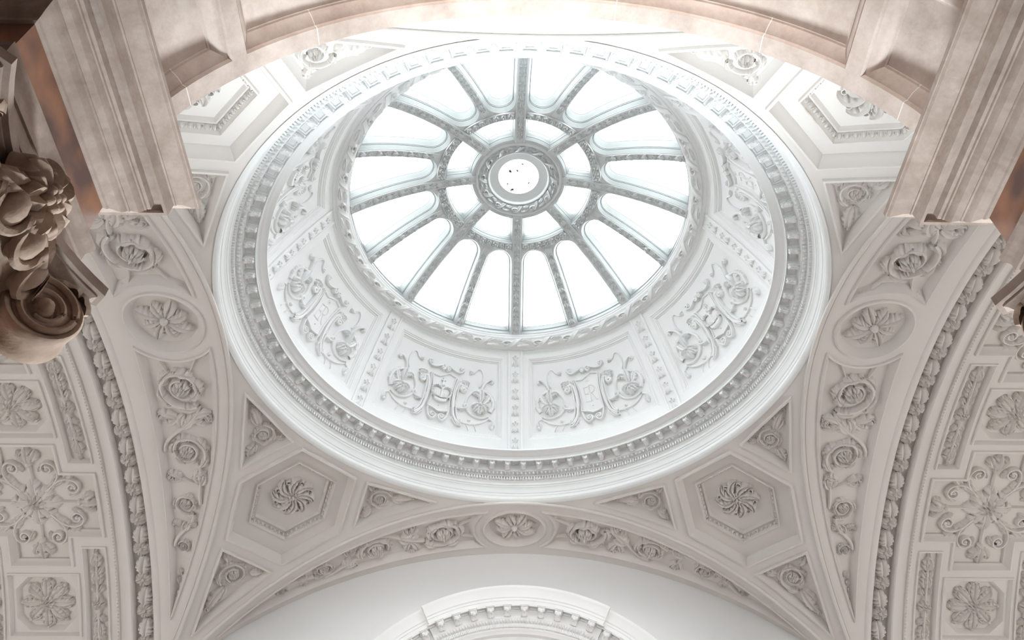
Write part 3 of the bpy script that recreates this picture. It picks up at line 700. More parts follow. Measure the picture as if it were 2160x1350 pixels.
# sunk soffit coffers between the modillions
cf = MB(); hw = .0135
loops = [(1.0, 0.0), (.86, -.0025), (.80, .0015), (.62, .0015), (.56, .0005)]
pl = np.array([(-hw, .006), (hw, .006), (hw, .032), (-hw, .032)]); cc = pl.mean(0)
P = np.stack([np.column_stack([(pl - cc) * k_ + cc, np.full(4, h_)]) for k_, h_ in loops]); cf.grid(P, cv=True); n_ = cf.n; cf.f.append((n_ - 4, n_ - 3, n_ - 2, n_ - 1))
ME_CF = cf.mesh('soffit_coffer', M_WHITE, False, raw=True)
for i in range(NM):
    a = 2 * math.pi * i / NM; r = .9465; z = 2.2425
    X = Vector((math.cos(a), -math.sin(a), 0)); Y = Vector((-math.sin(a), -math.cos(a), 0)); p = W((r * math.sin(a), r * math.cos(a), z))
    put('soffit_coffer', ME_CF, Matrix(((X.x * S, Y.x * S, 0, p[0]), (X.y * S, Y.y * S, 0, p[1]), (0, 0, S, p[2]), (0, 0, 0, 1))), T)

# ------------------------------------------------------------------ frieze of the dome
FZ = np.linspace(2.29, 2.7099, 60); FR = np.polyval([-.2462, .7601, .4755], FZ)
FL = np.concatenate([[0], np.cumsum(np.hypot(np.diff(FR), np.diff(FZ)))]); FLEN = FL[-1]; R0 = .82
FDR = np.gradient(FR, FL); FDZ = np.gradient(FZ, FL)
def f_fr(u, v, h):
    r = np.interp(v, FL, FR); z = np.interp(v, FL, FZ); dr = np.interp(v, FL, FDR); dz = np.interp(v, FL, FDZ)
    r = r - dz * h; z = z + dr * h; a = u / R0
    return np.stack([r * np.sin(a), r * np.cos(a), z], -1)
T = thing('dome_frieze', 'white tapering frieze of cartouche panels and strip pilasters below the skylight', 'frieze', (0, 0, 2.3))
# bellflower and tie motifs
bf = MB(); bf.merge(leaf((0, .012), -math.pi / 2, .030, .0075, .009, 0, 1, 9, .002))
for sg in (-1, 1):
    bf.merge(leaf((sg * .003, .010), -math.pi / 2 + sg * .12, .030, .0055, .007, sg * .7, 1, 9)); bf.merge(leaf((0, .013), math.pi / 2 - sg * .8, .011, .0035, .005, -sg * .6, 1, 6))
bf.merge(boss((0, .012), .004, .008, 8, 3))
ME_BELL = bf.mesh('bellflower', M_WHITE, True, 60, raw=True)
ti = MB()
for sg in (-1, 1):
    ti.merge(leaf((0, .004), -math.pi / 2 + sg * 1.0, .016, .004, .006, -sg * 1.8, 1, 8)); ti.merge(boss((sg * .010, -.001), .0034, .006, 8, 3))
ti.merge(boss((0, .006), .0042, .008, 8, 3)); ti.merge(leaf((0, -.001), -math.pi / 2, .014, .003, .006, 0, 1, 6))
ME_TIE = ti.mesh('leaf_tie', M_WHITE, True, 60, raw=True)
ME_BELL2 = bf.mesh('bellflower', M_RIB, True, 60, raw=True); ME_TIE2 = ti.mesh('leaf_tie', M_RIB, True, 60, raw=True)
HWP = math.radians(2.05) * R0; pitch = math.radians(45) * R0
def panel_uv(k):     # field outline of panel k : constant true margin to the pilasters
    c = math.radians(22.5 + 45 * k) * R0; out = []
    def edge(v, sg):
        r = np.interp(v, FL, FR); half = math.radians(22.5) * r - .036 - .022; return c + sg * half / r * R0
    v0, v1 = .062, .428
    return np.array([(edge(v0, -1), v0), (c - .12, v0), (c, v0), (c + .12, v0), (edge(v0, 1), v0), (edge((v0 + v1) / 2, 1), (v0 + v1) / 2), (edge(v1, 1), v1), (c + .12, v1), (c, v1), (c - .12, v1), (edge(v1, -1), v1), (edge((v0 + v1) / 2, -1), (v0 + v1) / 2)]), c
VINE0 = vine
def cart_items(kind):
    """cartouche in local u (0 centre), v as on the frieze"""
    vine = lambda p, w, h=None, n=6: VINE0(p, np.asarray(w) * 1.4, h, n); it = []; d2 = lambda deg: math.radians(deg) * R0
    sh = np.array([(-d2(3.7), .303), (-d2(1.5), .300), (0, .311), (d2(1.5), .322), (d2(3.7), .312), (d2(3.1), .25), (d2(2.9), .20), (d2(3.2), .156), (d2(1.6), .150), (0, .146), (-d2(1.6), .156), (-d2(3.2), .160), (-d2(2.7), .20), (-d2(2.9), .25)])
    m = MB(); loops_mesh(m, [sh, inset(ccw(sh), .002) if poly_area(sh) > 0 else inset(sh[::-1], .002)[::-1]], [0, .007], FLAT)
    V, F = plate_uv(sh, [], .02); m.add(np.column_stack([V, np.full(len(V), .006)]), F); it.append(('shield', m))
    rim = np.concatenate([sh, sh[:1]]); rr = np.concatenate([bez(*(rim[i], rim[i], rim[i + 1]), n=4)[:-1] for i in range(len(rim) - 1)] + [rim[:1]])
    it.append(('shield_rim', vine(rr, .0035, .012)))
    for sg in (-1, 1):
        X = lambda deg: sg * d2(deg)
        # crest scroll with bow
        p = np.concatenate([spiral((X(5.2), .357), .010, .003, math.pi / 2 * 0 + (0 if sg > 0 else math.pi), -sg * 1.1, 18)[::-1], bez((X(5.9), .352), (X(5.0), .325), (X(3.2), .338), (X(1.0), .354), n=14)])
        it.append(('scroll_stem', vine(p, .0038, .013))); it.append(('bud', boss((X(5.2), .357), .0055, .013)))
        p = spiral((X(.95), .342), .0125, .003, math.pi / 2, sg * 1.5, 26); it.append(('scroll_stem', vine(p, .004, .016))); it.append(('bud', boss((X(.95), .342), .005, .018)))
        # bottom scrolls
        p = np.concatenate([bez((X(3.1), .155), (X(2.9), .120), (X(1.6), .108), n=10)[:-1], spiral((X(1.35), .126), .0165, .004, -math.pi / 2 + sg * .2, -sg * 1.4, 26)])
        it.append(('scroll_stem', vine(p, .004, .013))); it.append(('bud', boss((X(1.35), .126), .006, .015)))
        # large C scroll beside the shield, with leaf head and stepped foot
        for off, w_ in ((0, .0055), (.011, .0035), (-.008, .003)):
            o_ = sg * off
            p = np.concatenate([spiral((X(6.6) , .268), .019 - abs(off) * .4, .004, -math.pi / 2 * sg + math.pi / 2 + sg * .6, sg * 1.45, 26)[::-1], bez((X(5.6) + o_ * .3, .290), (X(3.7) + o_, .285), (X(3.9) + o_, .20), (X(4.4) + o_, .158), n=16)[1:], bez((X(4.4) + o_, .158), (X(4.8) + o_, .128), (X(6.7) + o_, .112 + off * .5), n=8)[1:]]) if off == 0 else bez((X(4.9) + o_, .305), (X(3.5) + o_, .25), (X(4.1) + o_, .12), (X(6.9), .110 + off), n=22)
            it.append(('scroll_stem', vine(p, w_, .013)))
        it.append(('bud', boss((X(6.6), .268), .007, .016)))
        for a, L, bnd in ((2.2, .042, 1.2), (1.7, .050, 1.5), (1.2, .036, 1.7)):
            aa = a if sg > 0 else math.pi - a
            it.append(('acanthus_leaf', leaf((X(5.4), .283), math.pi - aa if False else (math.pi / 2 - sg * (a - 1.2) * .9), L, .0105, .014, -sg * bnd, 4)))
        it.append(('acanthus_leaf', leaf((X(7.4), .300), -math.pi / 2 - sg * .3, .026, .009, .015, -sg * .8, 3)))
        it.append(('acanthus_leaf', leaf((X(4.3), .215), -math.pi / 2 + sg * .1, .045, .011, .013, -sg * .3, 4)))
        # inner curl
        p = np.concatenate([bez((X(4.5), .185), (X(5.6), .176), (X(7.2), .184), n=10)[:-1], spiral((X(7.75), .198), .0125, .003, -math.pi / 2 - sg * .3, sg * 1.2, 20)])
        it.append(('scroll_stem', vine(p, .0038, .010))); it.append(('bud', boss((X(7.75), .198), .005, .013)))
        it.append(('acanthus_leaf', leaf((X(5.2), .18), 0 if sg > 0 else math.pi, .034, .007, .011, -sg * .5, 3)))
        # foot
        fp = np.array([(X(4.6), .152), (X(5.6), .128), (X(7.3), .118), (X(7.2), .100), (X(5.4), .104), (X(4.1), .128)]); fp = ccw(fp)
        m = MB(); loops_mesh(m, [fp, inset(fp, .002), inset(fp, .005), inset(fp, .0055)], [0, .009, .009, .006], FLAT); V, F = plate_uv(inset(fp, .0055), [], .02); m.add(np.column_stack([V, np.full(len(V), .006)]), F); it.append(('bracket_foot', m))
        it.append(('bud', boss((X(6.5), .128), .007, .013)))
        # flower ring, with trumpet leaf and petal skirt
        fc = np.array([X(12.1), .216])
        p = spiral(fc, .066, .055, -math.pi / 2 + sg * .6, -sg * .95, 34); it.append(('scroll_stem', vine(p, np.linspace(.003, .006, 34), .008)))
        for k in range(5):
            a = -math.pi / 2 + (k - 2) * .62; it.append(('petal', leaf(fc + [0, -.006], a, .046 - .004 * abs(k - 2), .0135, .018, 0, 3, 11, .004)))
        it.append(('bud', boss(fc + [0, -.004], .010, .024)))
        it.append(('acanthus_leaf', leaf(fc, math.pi / 2 - sg * .1, .075, .012, .017, sg * .25, 1)))
        it.append(('acanthus_leaf', leaf(fc + [-sg * .002, .03], math.pi / 2 + sg * .5, .045, .014, .018, sg * 1.6, 4)))
        it.append(('acanthus_leaf', leaf(fc + [sg * .010, .0], math.pi / 2 - sg * .9, .062, .013, .010, sg * .8, 5)))
        for k in range(4):
            a = (.5 + k * .42); q = fc + .060 * np.array([sg * math.cos(a - .9), math.sin(a - .9)]); it.append(('acanthus_leaf', leaf(q, (a - .9 + math.pi * .6) if sg > 0 else math.pi - (a - .9 + math.pi * .6), .026, .008, .009, 0, 3)))
        # up-curl and tendril
        p = np.concatenate([bez(fc + [0, .06], fc + [sg * .01, .10], (X(14.2), .322), n=9)[:-1], spiral((X(15.0), .318), .011, .004, math.pi / 2 + sg * .8, -sg * .8, 14)]); it.append(('scroll_stem', vine(p, .0042, .011))); it.append(('bud', boss((X(15.1), .316), .0065, .015)))
        p = bez(fc + [-sg * .01, .075], (X(13.6), .335), (X(11.4), .395), (X(10.0), .362), n=16); p = np.concatenate([p, bez(p[-1], (X(9.3), .342), (X(8.0), .352), n=7)[1:]]); it.append(('scroll_stem', vine(p, .0024, .006)))
        for k in (-1, 0, 1): it.append(('acanthus_leaf', leaf((X(9.3), .349), (math.pi if sg > 0 else 0) + k * .35 * sg, .024, .0032, .006, 0, 1, 6)))
        # lower tendril and drop
        p = bez((X(7.0), .122), (X(9.5), .115), (X(12.5), .118), (X(14.6), .150), n=20); it.append(('scroll_stem', vine(p, .0026, .006)))
        p = bez((X(11.2), .120), (X(13.2), .137), (X(14.8), .152), n=10); it.append(('scroll_stem', vine(p, .002, .005)))
        for q, a in (((X(8.6), .117), -1.9), ((X(10.8), .118), -1.2)): it.append(('scroll_stem', vine(bez(q, (q[0] + sg * .008, q[1] - .01), (q[0] + sg * .022 * math.sin(a) * -.6, q[1] - .028), n=7), np.linspace(.002, .0006, 7), .004)))
        it.append(('bud', boss((X(9.4), .135), .007, .010)))
        p = bez((X(14.8), .152), (X(16.2), .150), (X(16.1), .128), n=8); it.append(('scroll_stem', vine(p, .003, .007)))
        it.append(('drop', leaf((X(16.0), .142), -math.pi / 2 - sg * .2, .034, .010, .014, sg * .3, 1))); it.append(('bud', boss((X(15.9), .113), .0085, .013)))
    if kind == 'ER':
        h_ = .0085
        st = [[(-.020, .262), (-.020, .198)], [(-.024, .262), (-.003, .264)], [(-.020, .232), (-.007, .232)], [(-.024, .198), (-.003, .197)], [(-.006, .238), (-.006, .226)],
              [(.002, .268), (.002, .197)], [(-.003, .197), (.007, .197)]]
        for s_ in st: it.append(('letter_stroke', vine(np.array(s_), .0026, h_, 5)))
        it.append(('letter_stroke', vine(bez((.001, .268), (.032, .272), (.030, .232), (.003, .233), n=16), .0024, h_, 5)))
        it.append(('letter_stroke', vine(bez((.008, .233), (.018, .215), (.020, .198), (.030, .197), n=12), .0026, h_, 5)))
        it.append(('flower', rosette((0, .290), .012, 5, .007, .3, False, 1)))
        it.append(('bud', boss((.004, .176), .0035, .011)))
    else:
        base = np.array([(-.030, .192), (-.015, .186), (0, .184), (.015, .186), (.030, .192), (.034, .212), (.017, .205), (0, .203), (-.017, .205), (-.034, .212)]); base = ccw(base)
        m = MB(); loops_mesh(m, [base, inset(base, .002), inset(base, .005)], [.005, .015, .017], FLAT); V, F = plate_uv(inset(base, .005), [], .02); m.add(np.column_stack([V, np.full(len(V), .017)]), F); it.append(('crown_band', m))
        capp = np.array([(-.033, .208), (0, .202), (.033, .208), (.042, .232), (.032, .250), (.014, .252), (0, .246), (-.014, .252), (-.032, .250), (-.042, .232)]); capp = ccw(capp)
        m = MB(); loops_mesh(m, [capp, inset(capp, .003), inset(capp, .009)], [.005, .010, .013], FLAT); V, F = plate_uv(inset(capp, .009), [], .02); m.add(np.column_stack([V, np.full(len(V), .013)]), F); it.append(('crown_cap', m))
        for sg in (-1, 1):
            p = bez((sg * .034, .210), (sg * .058, .246), (sg * .030, .274), (0, .246), n=16); it.append(('crown_arch', VINE0(p, .0058, .019)))
            for q in p[1:-1:2]: it.append(('pearl', boss(q, .0034, .006, 6, 2, .017)))
            it.append(('crown_leaf', leaf((sg * .017, .204), math.pi / 2 - sg * .1, .030, .0085, .016, 0, 3)))
        it.append(('crown_arch', VINE0([(0, .204), (0, .252)], [.009, .006], .020)))
        for k in range(9): it.append(('pearl', boss((-.032 + .008 * k, .213 - .008 * math.cos((k - 4) / 4 * 1.2) + .002), .003, .006, 6, 2, .014)))
        it.append(('orb', boss((0, .264), .0115, .020, 12, 5))); it.append(('crown_cross', VINE0([(0, .272), (0, .298)], [.003, .006], .014))); it.append(('crown_cross', VINE0([(-.010, .286), (.010, .286)], [.0045, .0045], .013)))
        it.append(('bud', boss((0, .172), .004, .011)))
    return it
ITEMS = {'ER': cart_items('ER'), 'crown': cart_items('crown')}
# the frieze wall, one bay per panel
prf = [(0, 0), (.003, -.003), (.006, -.003), (.009, -.007), (.014, -.007), (.017, -.011), (.0175, -.013), (.021, -.013), (.0225, -.016)]
for k in range(8):
    pv, c = panel_uv(k)
    o1 = dens(np.array([(c - pitch / 2, 0), (c + pitch / 2, 0), (c + pitch / 2, FLEN), (c - pitch / 2, FLEN)]), .03)
    b = MB(); plate(b, o1, [dens(ccw(pv), .03)], f_fr, 0, .04); coffer(b, pv, prf, f_fr, .03, .04)
    o = b.build('frieze_panel', M_WHITE, T, True, 35)
    kind = 'ER' if k % 2 == 0 else 'crown'
    o['label'] = 'panel with raised letters ER on a shield' if kind == 'ER' else 'panel with raised royal crown on a shield'
    if k not in (3, 4):
        ph = c; fq = lambda u, v, h: f_fr(u + ph, v, h - .016)
        place(ITEMS[kind], fq, M_WHITE, o)
    # pilaster strip at the bay boundary
    a = math.radians(45 * k) * R0; b = MB()
    def pe(d, v): r = np.interp(v, FL, FR); return d / r * R0
    vv = np.linspace(0, FLEN, 16)
    cs = [(-.033, 0), (-.033, .006), (-.030, .008), (-.023, .008), (-.021, .004), (-.019, .003), (.019, .003), (.021, .004), (.023, .008), (.030, .008), (.033, .006), (.033, 0)]
    P = np.stack([f_fr(a + np.array([pe(d, x) for x in vv]), vv, np.full(16, h)) for d, h in cs]); b.grid(P); p = b.build('strip_pilaster', M_WHITE, T, True, 35)
    if k in (0, 1, 2, 3, 5, 6, 7):
        fq = lambda u, v, h: f_fr(u, v, h + .003)
        y = .436; j = 0
        while y > .03:
            put('leaf_tie' if j % 2 == 0 else 'bellflower', ME_TIE if j % 2 == 0 else ME_BELL, frame_at(fq, a, y, 1.05), p); y -= .026 if j % 2 == 0 else .049; j += 1
            if j % 2 == 1: y += .0
# ------------------------------------------------------------------ leaf-and-ribbon ring under the glass
T2 = thing('skylight_ring', 'white ring of twisted leaf and ribbon moulding around the glass dome', 'moulding', (0, 0, 2.7))
b = MB(); revolve(b, [(.742, 2.698), (.735, 2.702), (.7285, 2.7055), (.7245, 2.708), (.724, 2.711), (.718, 2.711), (.7165, 2.713), (.708, 2.714), (.7065, 2.711), (.7025, 2.7095), (.699, 2.7105), (.692, 2.7135), (.688, 2.72)]); b.build('lower_fillets', M_WHITE, T2, True, 30)
def f_ring(u, v, h):   # v 0..1 over the quarter round from (.700,2.711) to (.674,2.737)
    cx, cz = .694, 2.733; a = np.interp(v, [0, 1], [-1.35, -math.pi + .12]); r = .0195 + h
    rr = cx + r * np.cos(a); z = cz + r * np.sin(a); g = u
    return np.stack([rr * np.sin(g), rr * np.cos(g), z], -1)
vv = np.linspace(0, 1, 9); n = 256; g = np.linspace(0, 2 * math.pi, n, endpoint=False)
b = MB(); P = np.stack([f_ring(np.full(9, x), vv, np.zeros(9)) for x in g]); b.grid(P, cu=True); b.build('torus_core', M_WHITE, T2)
b = MB(); revolve(b, [(.684, 2.728), (.676, 2.728), (.6735, 2.7305), (.669, 2.732), (.6665, 2.735), (.6665, 2.742), (.664, 2.743), (.6625, 2.752)]); b.build('top_fillet', M_WHITE, T2, True, 30)
NR = 32
def ring_unit(base, pu, fs, parent, m, L=1.0):
    # ribbon strap running diagonally, two leaves with curled tips
    q = lambda mb_: mb_
    def loc(u, v, h): return fs(base + u * pu, v, h)
    rb = MB(); t = np.linspace(0, 1, 10)
    cs = [(-.11, 0), (-.11, .0065), (-.08, .0085), (0, .006), (.08, .0085), (.11, .0065), (.11, 0)]
    P = np.stack([loc(-.16 + .36 * (t ** 1.0) + d, t, np.full(10, h)) for d, h in cs]); rb.grid(P); rb.build('ribbon', m, parent, True, 50)
    sc = lambda mm, hk: (lambda V: (V[:, 0], V[:, 1], V[:, 2] * hk))(np.concatenate(mm.v))
    for bx, by, an, Ln, Wd, bend in ((.16, .10, .5, .42, .15, -.2), (.62, .88, math.pi + .6, .40, .15, -.1), (.30, .75, -.3, .36, .10, .9)):
        g_ = leaf((bx, by), an, Ln, Wd, 1.0, bend, 3, 9); V = np.concatenate(g_.v); V[:, 1] = np.clip(V[:, 1], 0, 1)
        mm = MB(); mm.add(loc(V[:, 0], V[:, 1], V[:, 2] * .0115 * L), g_.f); mm.build('acanthus_leaf', m, parent, True, 60)
    p = spiral((.80, .45), .20, .05, 0.5, 1.2, 16); p[:, 1] = .45 + (p[:, 1] - .45) * 1.5; g_ = vine(p, .045, 1.0, 5); V = np.concatenate(g_.v); V[:, 1] = np.clip(V[:, 1], 0, 1)
    mm = MB(); mm.add(loc(V[:, 0], V[:, 1], V[:, 2] * .0105 * L), g_.f); mm.build('leaf_curl', m, parent, True, 60)
for i in range(NR): ring_unit(2 * math.pi * i / NR - .02, 2 * math.pi / NR, f_ring, T2, M_WHITE)

# ------------------------------------------------------------------ glass dome
DC, DR = 1.9685, 1.0258
def f_dome(x, y, h):
    r2 = np.asarray(x) ** 2 + np.asarray(y) ** 2; zz = np.sqrt(np.maximum(DR ** 2 - r2, 1e-4)); k = (DR - np.asarray(h)) / DR
    return np.stack([x * k, y * k, DC + zz * k], -1)
T = thing('glass_dome', 'round glass skylight dome with eight white ornamented main ribs', 'skylight', (0, 0, 2.75))
HW1, HW2 = .0215, .0165; RB = .660
def rot2(p, a): p = np.asarray(p); c, s_ = math.cos(a), math.sin(a); return np.stack([p[:, 0] * c + p[:, 1] * s_, -p[:, 0] * s_ + p[:, 1] * c], 1)
def outer_pane():
    # sector between main rib axis (azimuth 0, +y) and secondary rib axis (22.5 deg)
    A = math.radians(22.5); n1 = np.array([1.0, 0]); n2 = np.array([-math.cos(A), math.sin(A)])   # inward normals
    # circle tangent to x=HW1 and n2.p=HW2, innermost radius .338
    best = None
    for rho in np.linspace(.03, .09, 241):
        M = np.array([n1, n2]); c = np.linalg.solve(M, [HW1 + rho, HW2 + rho]); q = abs(np.linalg.norm(c) - rho - .338)
        if best is None or q < best[0]: best = (q, rho, c)
    _, rho, c = best
    t1 = c - n1 * rho; t2 = c - n2 * rho; a1 = math.atan2(*(t1 - c)[::-1]); a2 = math.atan2(*(t2 - c)[::-1])
    # arc from t2 round the inner side to t1
    inn = math.atan2(-c[1], -c[0])
    def unwrap(a): 
        while a - inn > math.pi: a -= 2 * math.pi
        while a - inn < -math.pi: a += 2 * math.pi
        return a
    a1, a2 = unwrap(a1), unwrap(a2); arc = [c + rho * np.array([math.cos(a), math.sin(a)]) for a in np.linspace(a2, a1, 15)]
    # outer ends
    y1 = math.sqrt(RB ** 2 - HW1 ** 2); p1 = np.array([HW1, y1]); f1 = math.atan2(p1[0], p1[1])
    f2 = A - math.asin(HW2 / RB); out = [np.array([RB * math.sin(f), RB * math.cos(f)]) for f in np.linspace(f1, f2, 9)]
    side1 = [t1 + (p1 - t1) * k for k in np.linspace(0, 1, 9)[1:-1]]; p2 = out[-1]; side2 = [p2 + (t2 - p2) * k for k in np.linspace(0, 1, 9)[1:-1]]
    return np.array(arc + side1 + out + side2)
def inner_pane():
    A = math.radians(45); r0, r1 = .192, .299
    def ends(r): return math.asin(HW1 / r), A - math.asin(HW1 / r)
    a, b_ = ends(r1); o_ = [(r1 * math.sin(f), r1 * math.cos(f)) for f in np.linspace(a, b_, 11)]
    a, b_ = ends(r0); i_ = [(r0 * math.sin(f), r0 * math.cos(f)) for f in np.linspace(b_, a, 7)]
    return np.array(o_ + i_)
OP, IP = outer_pane(), inner_pane()
mir = lambda p: np.stack([-p[:, 0], p[:, 1]], 1)
panes = []
for k in range(8):
    a = math.radians(45 * k)
    panes.append(('o', rot2(OP, a))); panes.append(('o', rot2(mir(OP), a + math.radians(45)) if False else rot2(mir(OP), a))); panes.append(('i', rot2(IP, a)))
g = np.linspace(0, 2 * math.pi, 128, endpoint=False)
b = MB(); plate(b, np.stack([.6635 * np.sin(g), .6635 * np.cos(g)], 1), [np.stack([.172 * np.sin(g[::2]), .172 * np.cos(g[::2])], 1)] + [ccw(p) for _, p in panes], f_dome, 0, .04)
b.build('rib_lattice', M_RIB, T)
pro = [(0, 0), (.001, -.006), (.006, -.017), (.0065, -.021), (.0085, -.0215), (.009, -.025), (.0105, -.0255), (.012, -.033), (.018, -.046), (.0195, -.052), (.0205, -.0525), (.021, -.068)]
pri = [(0, 0), (.001, -.005), (.004, -.012), (.0045, -.016), (.006, -.0165), (.0065, -.021), (.009, -.026), (.012, -.036), (.0125, -.042), (.0135, -.0425), (.014, -.058)]
for kind, p in panes:
    b = MB(); pr = pro if kind == 'o' else pri; pp = ccw(p); ps = [inset(pp, d) for d, h in pr]; loops_mesh(b, ps, [h for d, h in pr], f_dome); fr_ = b.build('pane_frame', M_FRAME, T, True, 35)
    b = MB(); plate(b, ps[-1], [], f_dome, pr[-1][1] + .003, .06); b.build('glass_pane', M_GLASS, fr_)
# raised soffit strips on the ribs carrying the bellflower drops
def rib_strip(a, hw, r0, r1):
    y = np.linspace(r0, r1, 30); cs = [(-hw, 0), (-hw, .004), (-hw * .72, .005), (-hw * .66, .0025), (hw * .66, .0025), (hw * .72, .005), (hw, .004), (hw, 0)]
    ca, sa = math.cos(a), math.sin(a); b = MB()
    P = np.stack([f_dome(x * ca + y * sa, -x * sa + y * ca, np.full(30, h)) for x, h in cs]); b.grid(P); return b
for k in range(8):
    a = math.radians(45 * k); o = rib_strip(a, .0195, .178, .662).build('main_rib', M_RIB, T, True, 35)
    fq = lambda u, v, h: f_dome(u * math.cos(a) + v * math.sin(a), -u * math.sin(a) + v * math.cos(a), h + .0025)
    y = .205; j = 0
    while y < .65:
        put('bellflower' if j % 2 else 'leaf_tie', ME_BELL2 if j % 2 else ME_TIE2, frame_at(fq, 0.0, y, .92, math.pi), o); y += .0275 if j % 2 else .0215; j += 1
    a2 = a + math.radians(22.5); o = rib_strip(a2, .0145, .345, .662).build('secondary_rib', M_RIB, T, True, 35)
    fq2 = lambda u, v, h: f_dome(u * math.cos(a2) + v * math.sin(a2), -u * math.sin(a2) + v * math.cos(a2), h + .0025)
    y = .375; j = 0
    while y < .655:
        put('bellflower' if j % 2 else 'leaf_tie', ME_BELL2 if j % 2 else ME_TIE2, frame_at(fq2, 0.0, y, .92, math.pi), o); y += .034 if j % 2 else .026; j += 1
    # inner band of flowers between the main ribs
    b = MB(); f0, f1 = a + .075, a + math.radians(45) - .075; an = np.linspace(f0, f1, 16)
    cs = [(.301, 0), (.302, .006), (.306, .007), (.309, .003), (.330, .003), (.333, .006), (.336, .006), (.337, 0)]
    P = np.stack([f_dome(r * np.sin(an), r * np.cos(an), np.full(16, h)) for r, h in cs]); b.grid(P); o = b.build('flower_band', M_RIB, T, True, 35)
    for j in range(7):
        x = f0 + (f1 - f0) * (j + .5) / 7; px, py = .3195 * math.sin(x), .3195 * math.cos(x)
        fq3 = lambda u, v, h: f_dome(u, v, h + .003)
        b = MB(); b.merge(rosette((px, py), .0145 if j % 2 == 0 else .012, 5, .011, x, False, 1, .34), fq3); b.build('flower' if j % 2 == 0 else 'leaf_sprig', M_RIB, o, True, 60)
# oculus ring
T3 = thing('oculus_ring', 'round white ring with leaf moulding around the small glass eye of the dome', 'moulding', (0, 0, 3.0))
b = MB(); revolve(b, [(.186, 2.992), (.182, 2.980), (.178, 2.9735), (.172, 2.971), (.168, 2.9725), (.1655, 2.977), (.162, 2.979), (.155, 2.980), (.152, 2.986)], 96); b.build('outer_roll', M_RIB, T3)
def f_oc(u, v, h):
    r = .161 - .030 * v; z = 2.979 - .004 * np.sin(math.pi * np.clip(v, 0, 1)) + .012 * v - h
    return np.stack([r * np.sin(u), r * np.cos(u), z], -1)
b = MB(); g = np.linspace(0, 2 * math.pi, 96, endpoint=False); vv = np.linspace(0, 1, 7); P = np.stack([f_oc(np.full(7, x), vv, np.zeros(7)) for x in g]); b.grid(P, cu=True); b.build('leaf_bed', M_RIB, T3)
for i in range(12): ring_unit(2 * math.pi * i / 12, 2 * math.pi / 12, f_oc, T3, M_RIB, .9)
b = MB(); revolve(b, [(.140, 2.990), (.133, 2.990), (.129, 2.986), (.125, 2.985), (.122, 2.988), (.121, 2.994), (.119, 2.996), (.084, 3.004), (.0825, 3.006), (.0815, 3.012)], 96); b.build('inner_band', M_RIB, T3, True, 30)
b = MB(); g = np.linspace(0, 2 * math.pi, 48, endpoint=False); b.add(np.column_stack([.0818 * np.sin(g), .0818 * np.cos(g), np.full(48, 3.0115)]), [tuple(range(48))]); b.build('glass_pane', M_GLASS, T3, False)

# ------------------------------------------------------------------ curved pediment on the far wall
T = thing('curved_pediment', 'white segmental arched cornice with modillions on the far grey wall', 'pediment', (0.006, 1.35, 1.6))
PX, PZ = .006, 1.049
def arc_sweep(mb, prof, a0, a1, n=60, cap=False):
    a = np.radians(np.linspace(a0, a1, n)); pr = np.asarray(prof)
    P = np.stack([np.stack([PX + rho * np.sin(a), np.full(n, y), PZ + rho * np.cos(a)], -1) for rho, y in pr]); mb.grid(P)
    if cap:
        for j in (0, -1): mb.add(P[:, j], [tuple(range(len(pr)))])
wy = 1.396
def ped_prof(d):
    return [(.655, wy), (.655, 1.385 - d), (.662, 1.38 - d), (.667, 1.372 - d), (.672, 1.371 - d)], \
           [(.672, 1.371 - d), (.690, 1.371 - d)], [(.690, 1.371 - d), (.694, 1.366 - d), (.704, 1.356 - d), (.709, 1.352 - d)], \
           [(.709, 1.352 - d), (.743, 1.352 - d), (.746, 1.349 - d), (.748, 1.318 - d), (.741, 1.317 - d), (.741, 1.313 - d), (.762, 1.312 - d), (.764, 1.309 - d), (.772, 1.307 - d), (.775, 1.303 - d), (.795, 1.296 - d), (.806, 1.288 - d), (.812, 1.284 - d), (.817, 1.283 - d), (.817, wy)]
for d, a0, a1, nm in ((0.0, -62, -28.2, 'side'), (.022, -28.2, 28.2, 'centre'), (0.0, 28.2, 62, 'side')):
    A, B, Cc, D = ped_prof(d); allp = A + B[1:] + Cc[1:] + D[1:]
    b = MB(); arc_sweep(b, allp, a0, a1, 60, nm == 'centre'); b.build('cornice_' + ('centre' if nm == 'centre' else 'wing'), M_WHITE, T, True, 30)
def a_frame(rho, y, deg, k=1.0):
    a = math.radians(deg); p = W((PX + rho * math.sin(a), y, PZ + rho * math.cos(a)))
    X = Vector((math.cos(a), 0, -math.sin(a))); Y = Vector((0, -1, 0)); Z = Vector((math.sin(a), 0, math.cos(a))); k *= S
    return Matrix(((X.x * k, Y.x * k, Z.x * k, p[0]), (X.y * k, Y.y * k, Z.y * k, p[1]), (X.z * k, Y.z * k, Z.z * k, p[2]), (0, 0, 0, 1)))
for i in range(-11, 12):
    if i == 0: continue
    deg = (abs(i) - .5) * 5.5 * (1 if i > 0 else -1); d = .022 if abs(deg) < 28.2 else 0
    put('modillion', ME_MOD, a_frame(.747, 1.352 - d, deg, 1.35), T)
for i in range(-10, 11):
    deg = i * 5.5; d = .022 if abs(deg) < 28.2 else 0
    put('soffit_coffer', ME_CF, a_frame(.7455, 1.352 - d, deg, 1.25), T)
b = MB(); e_ = MB()
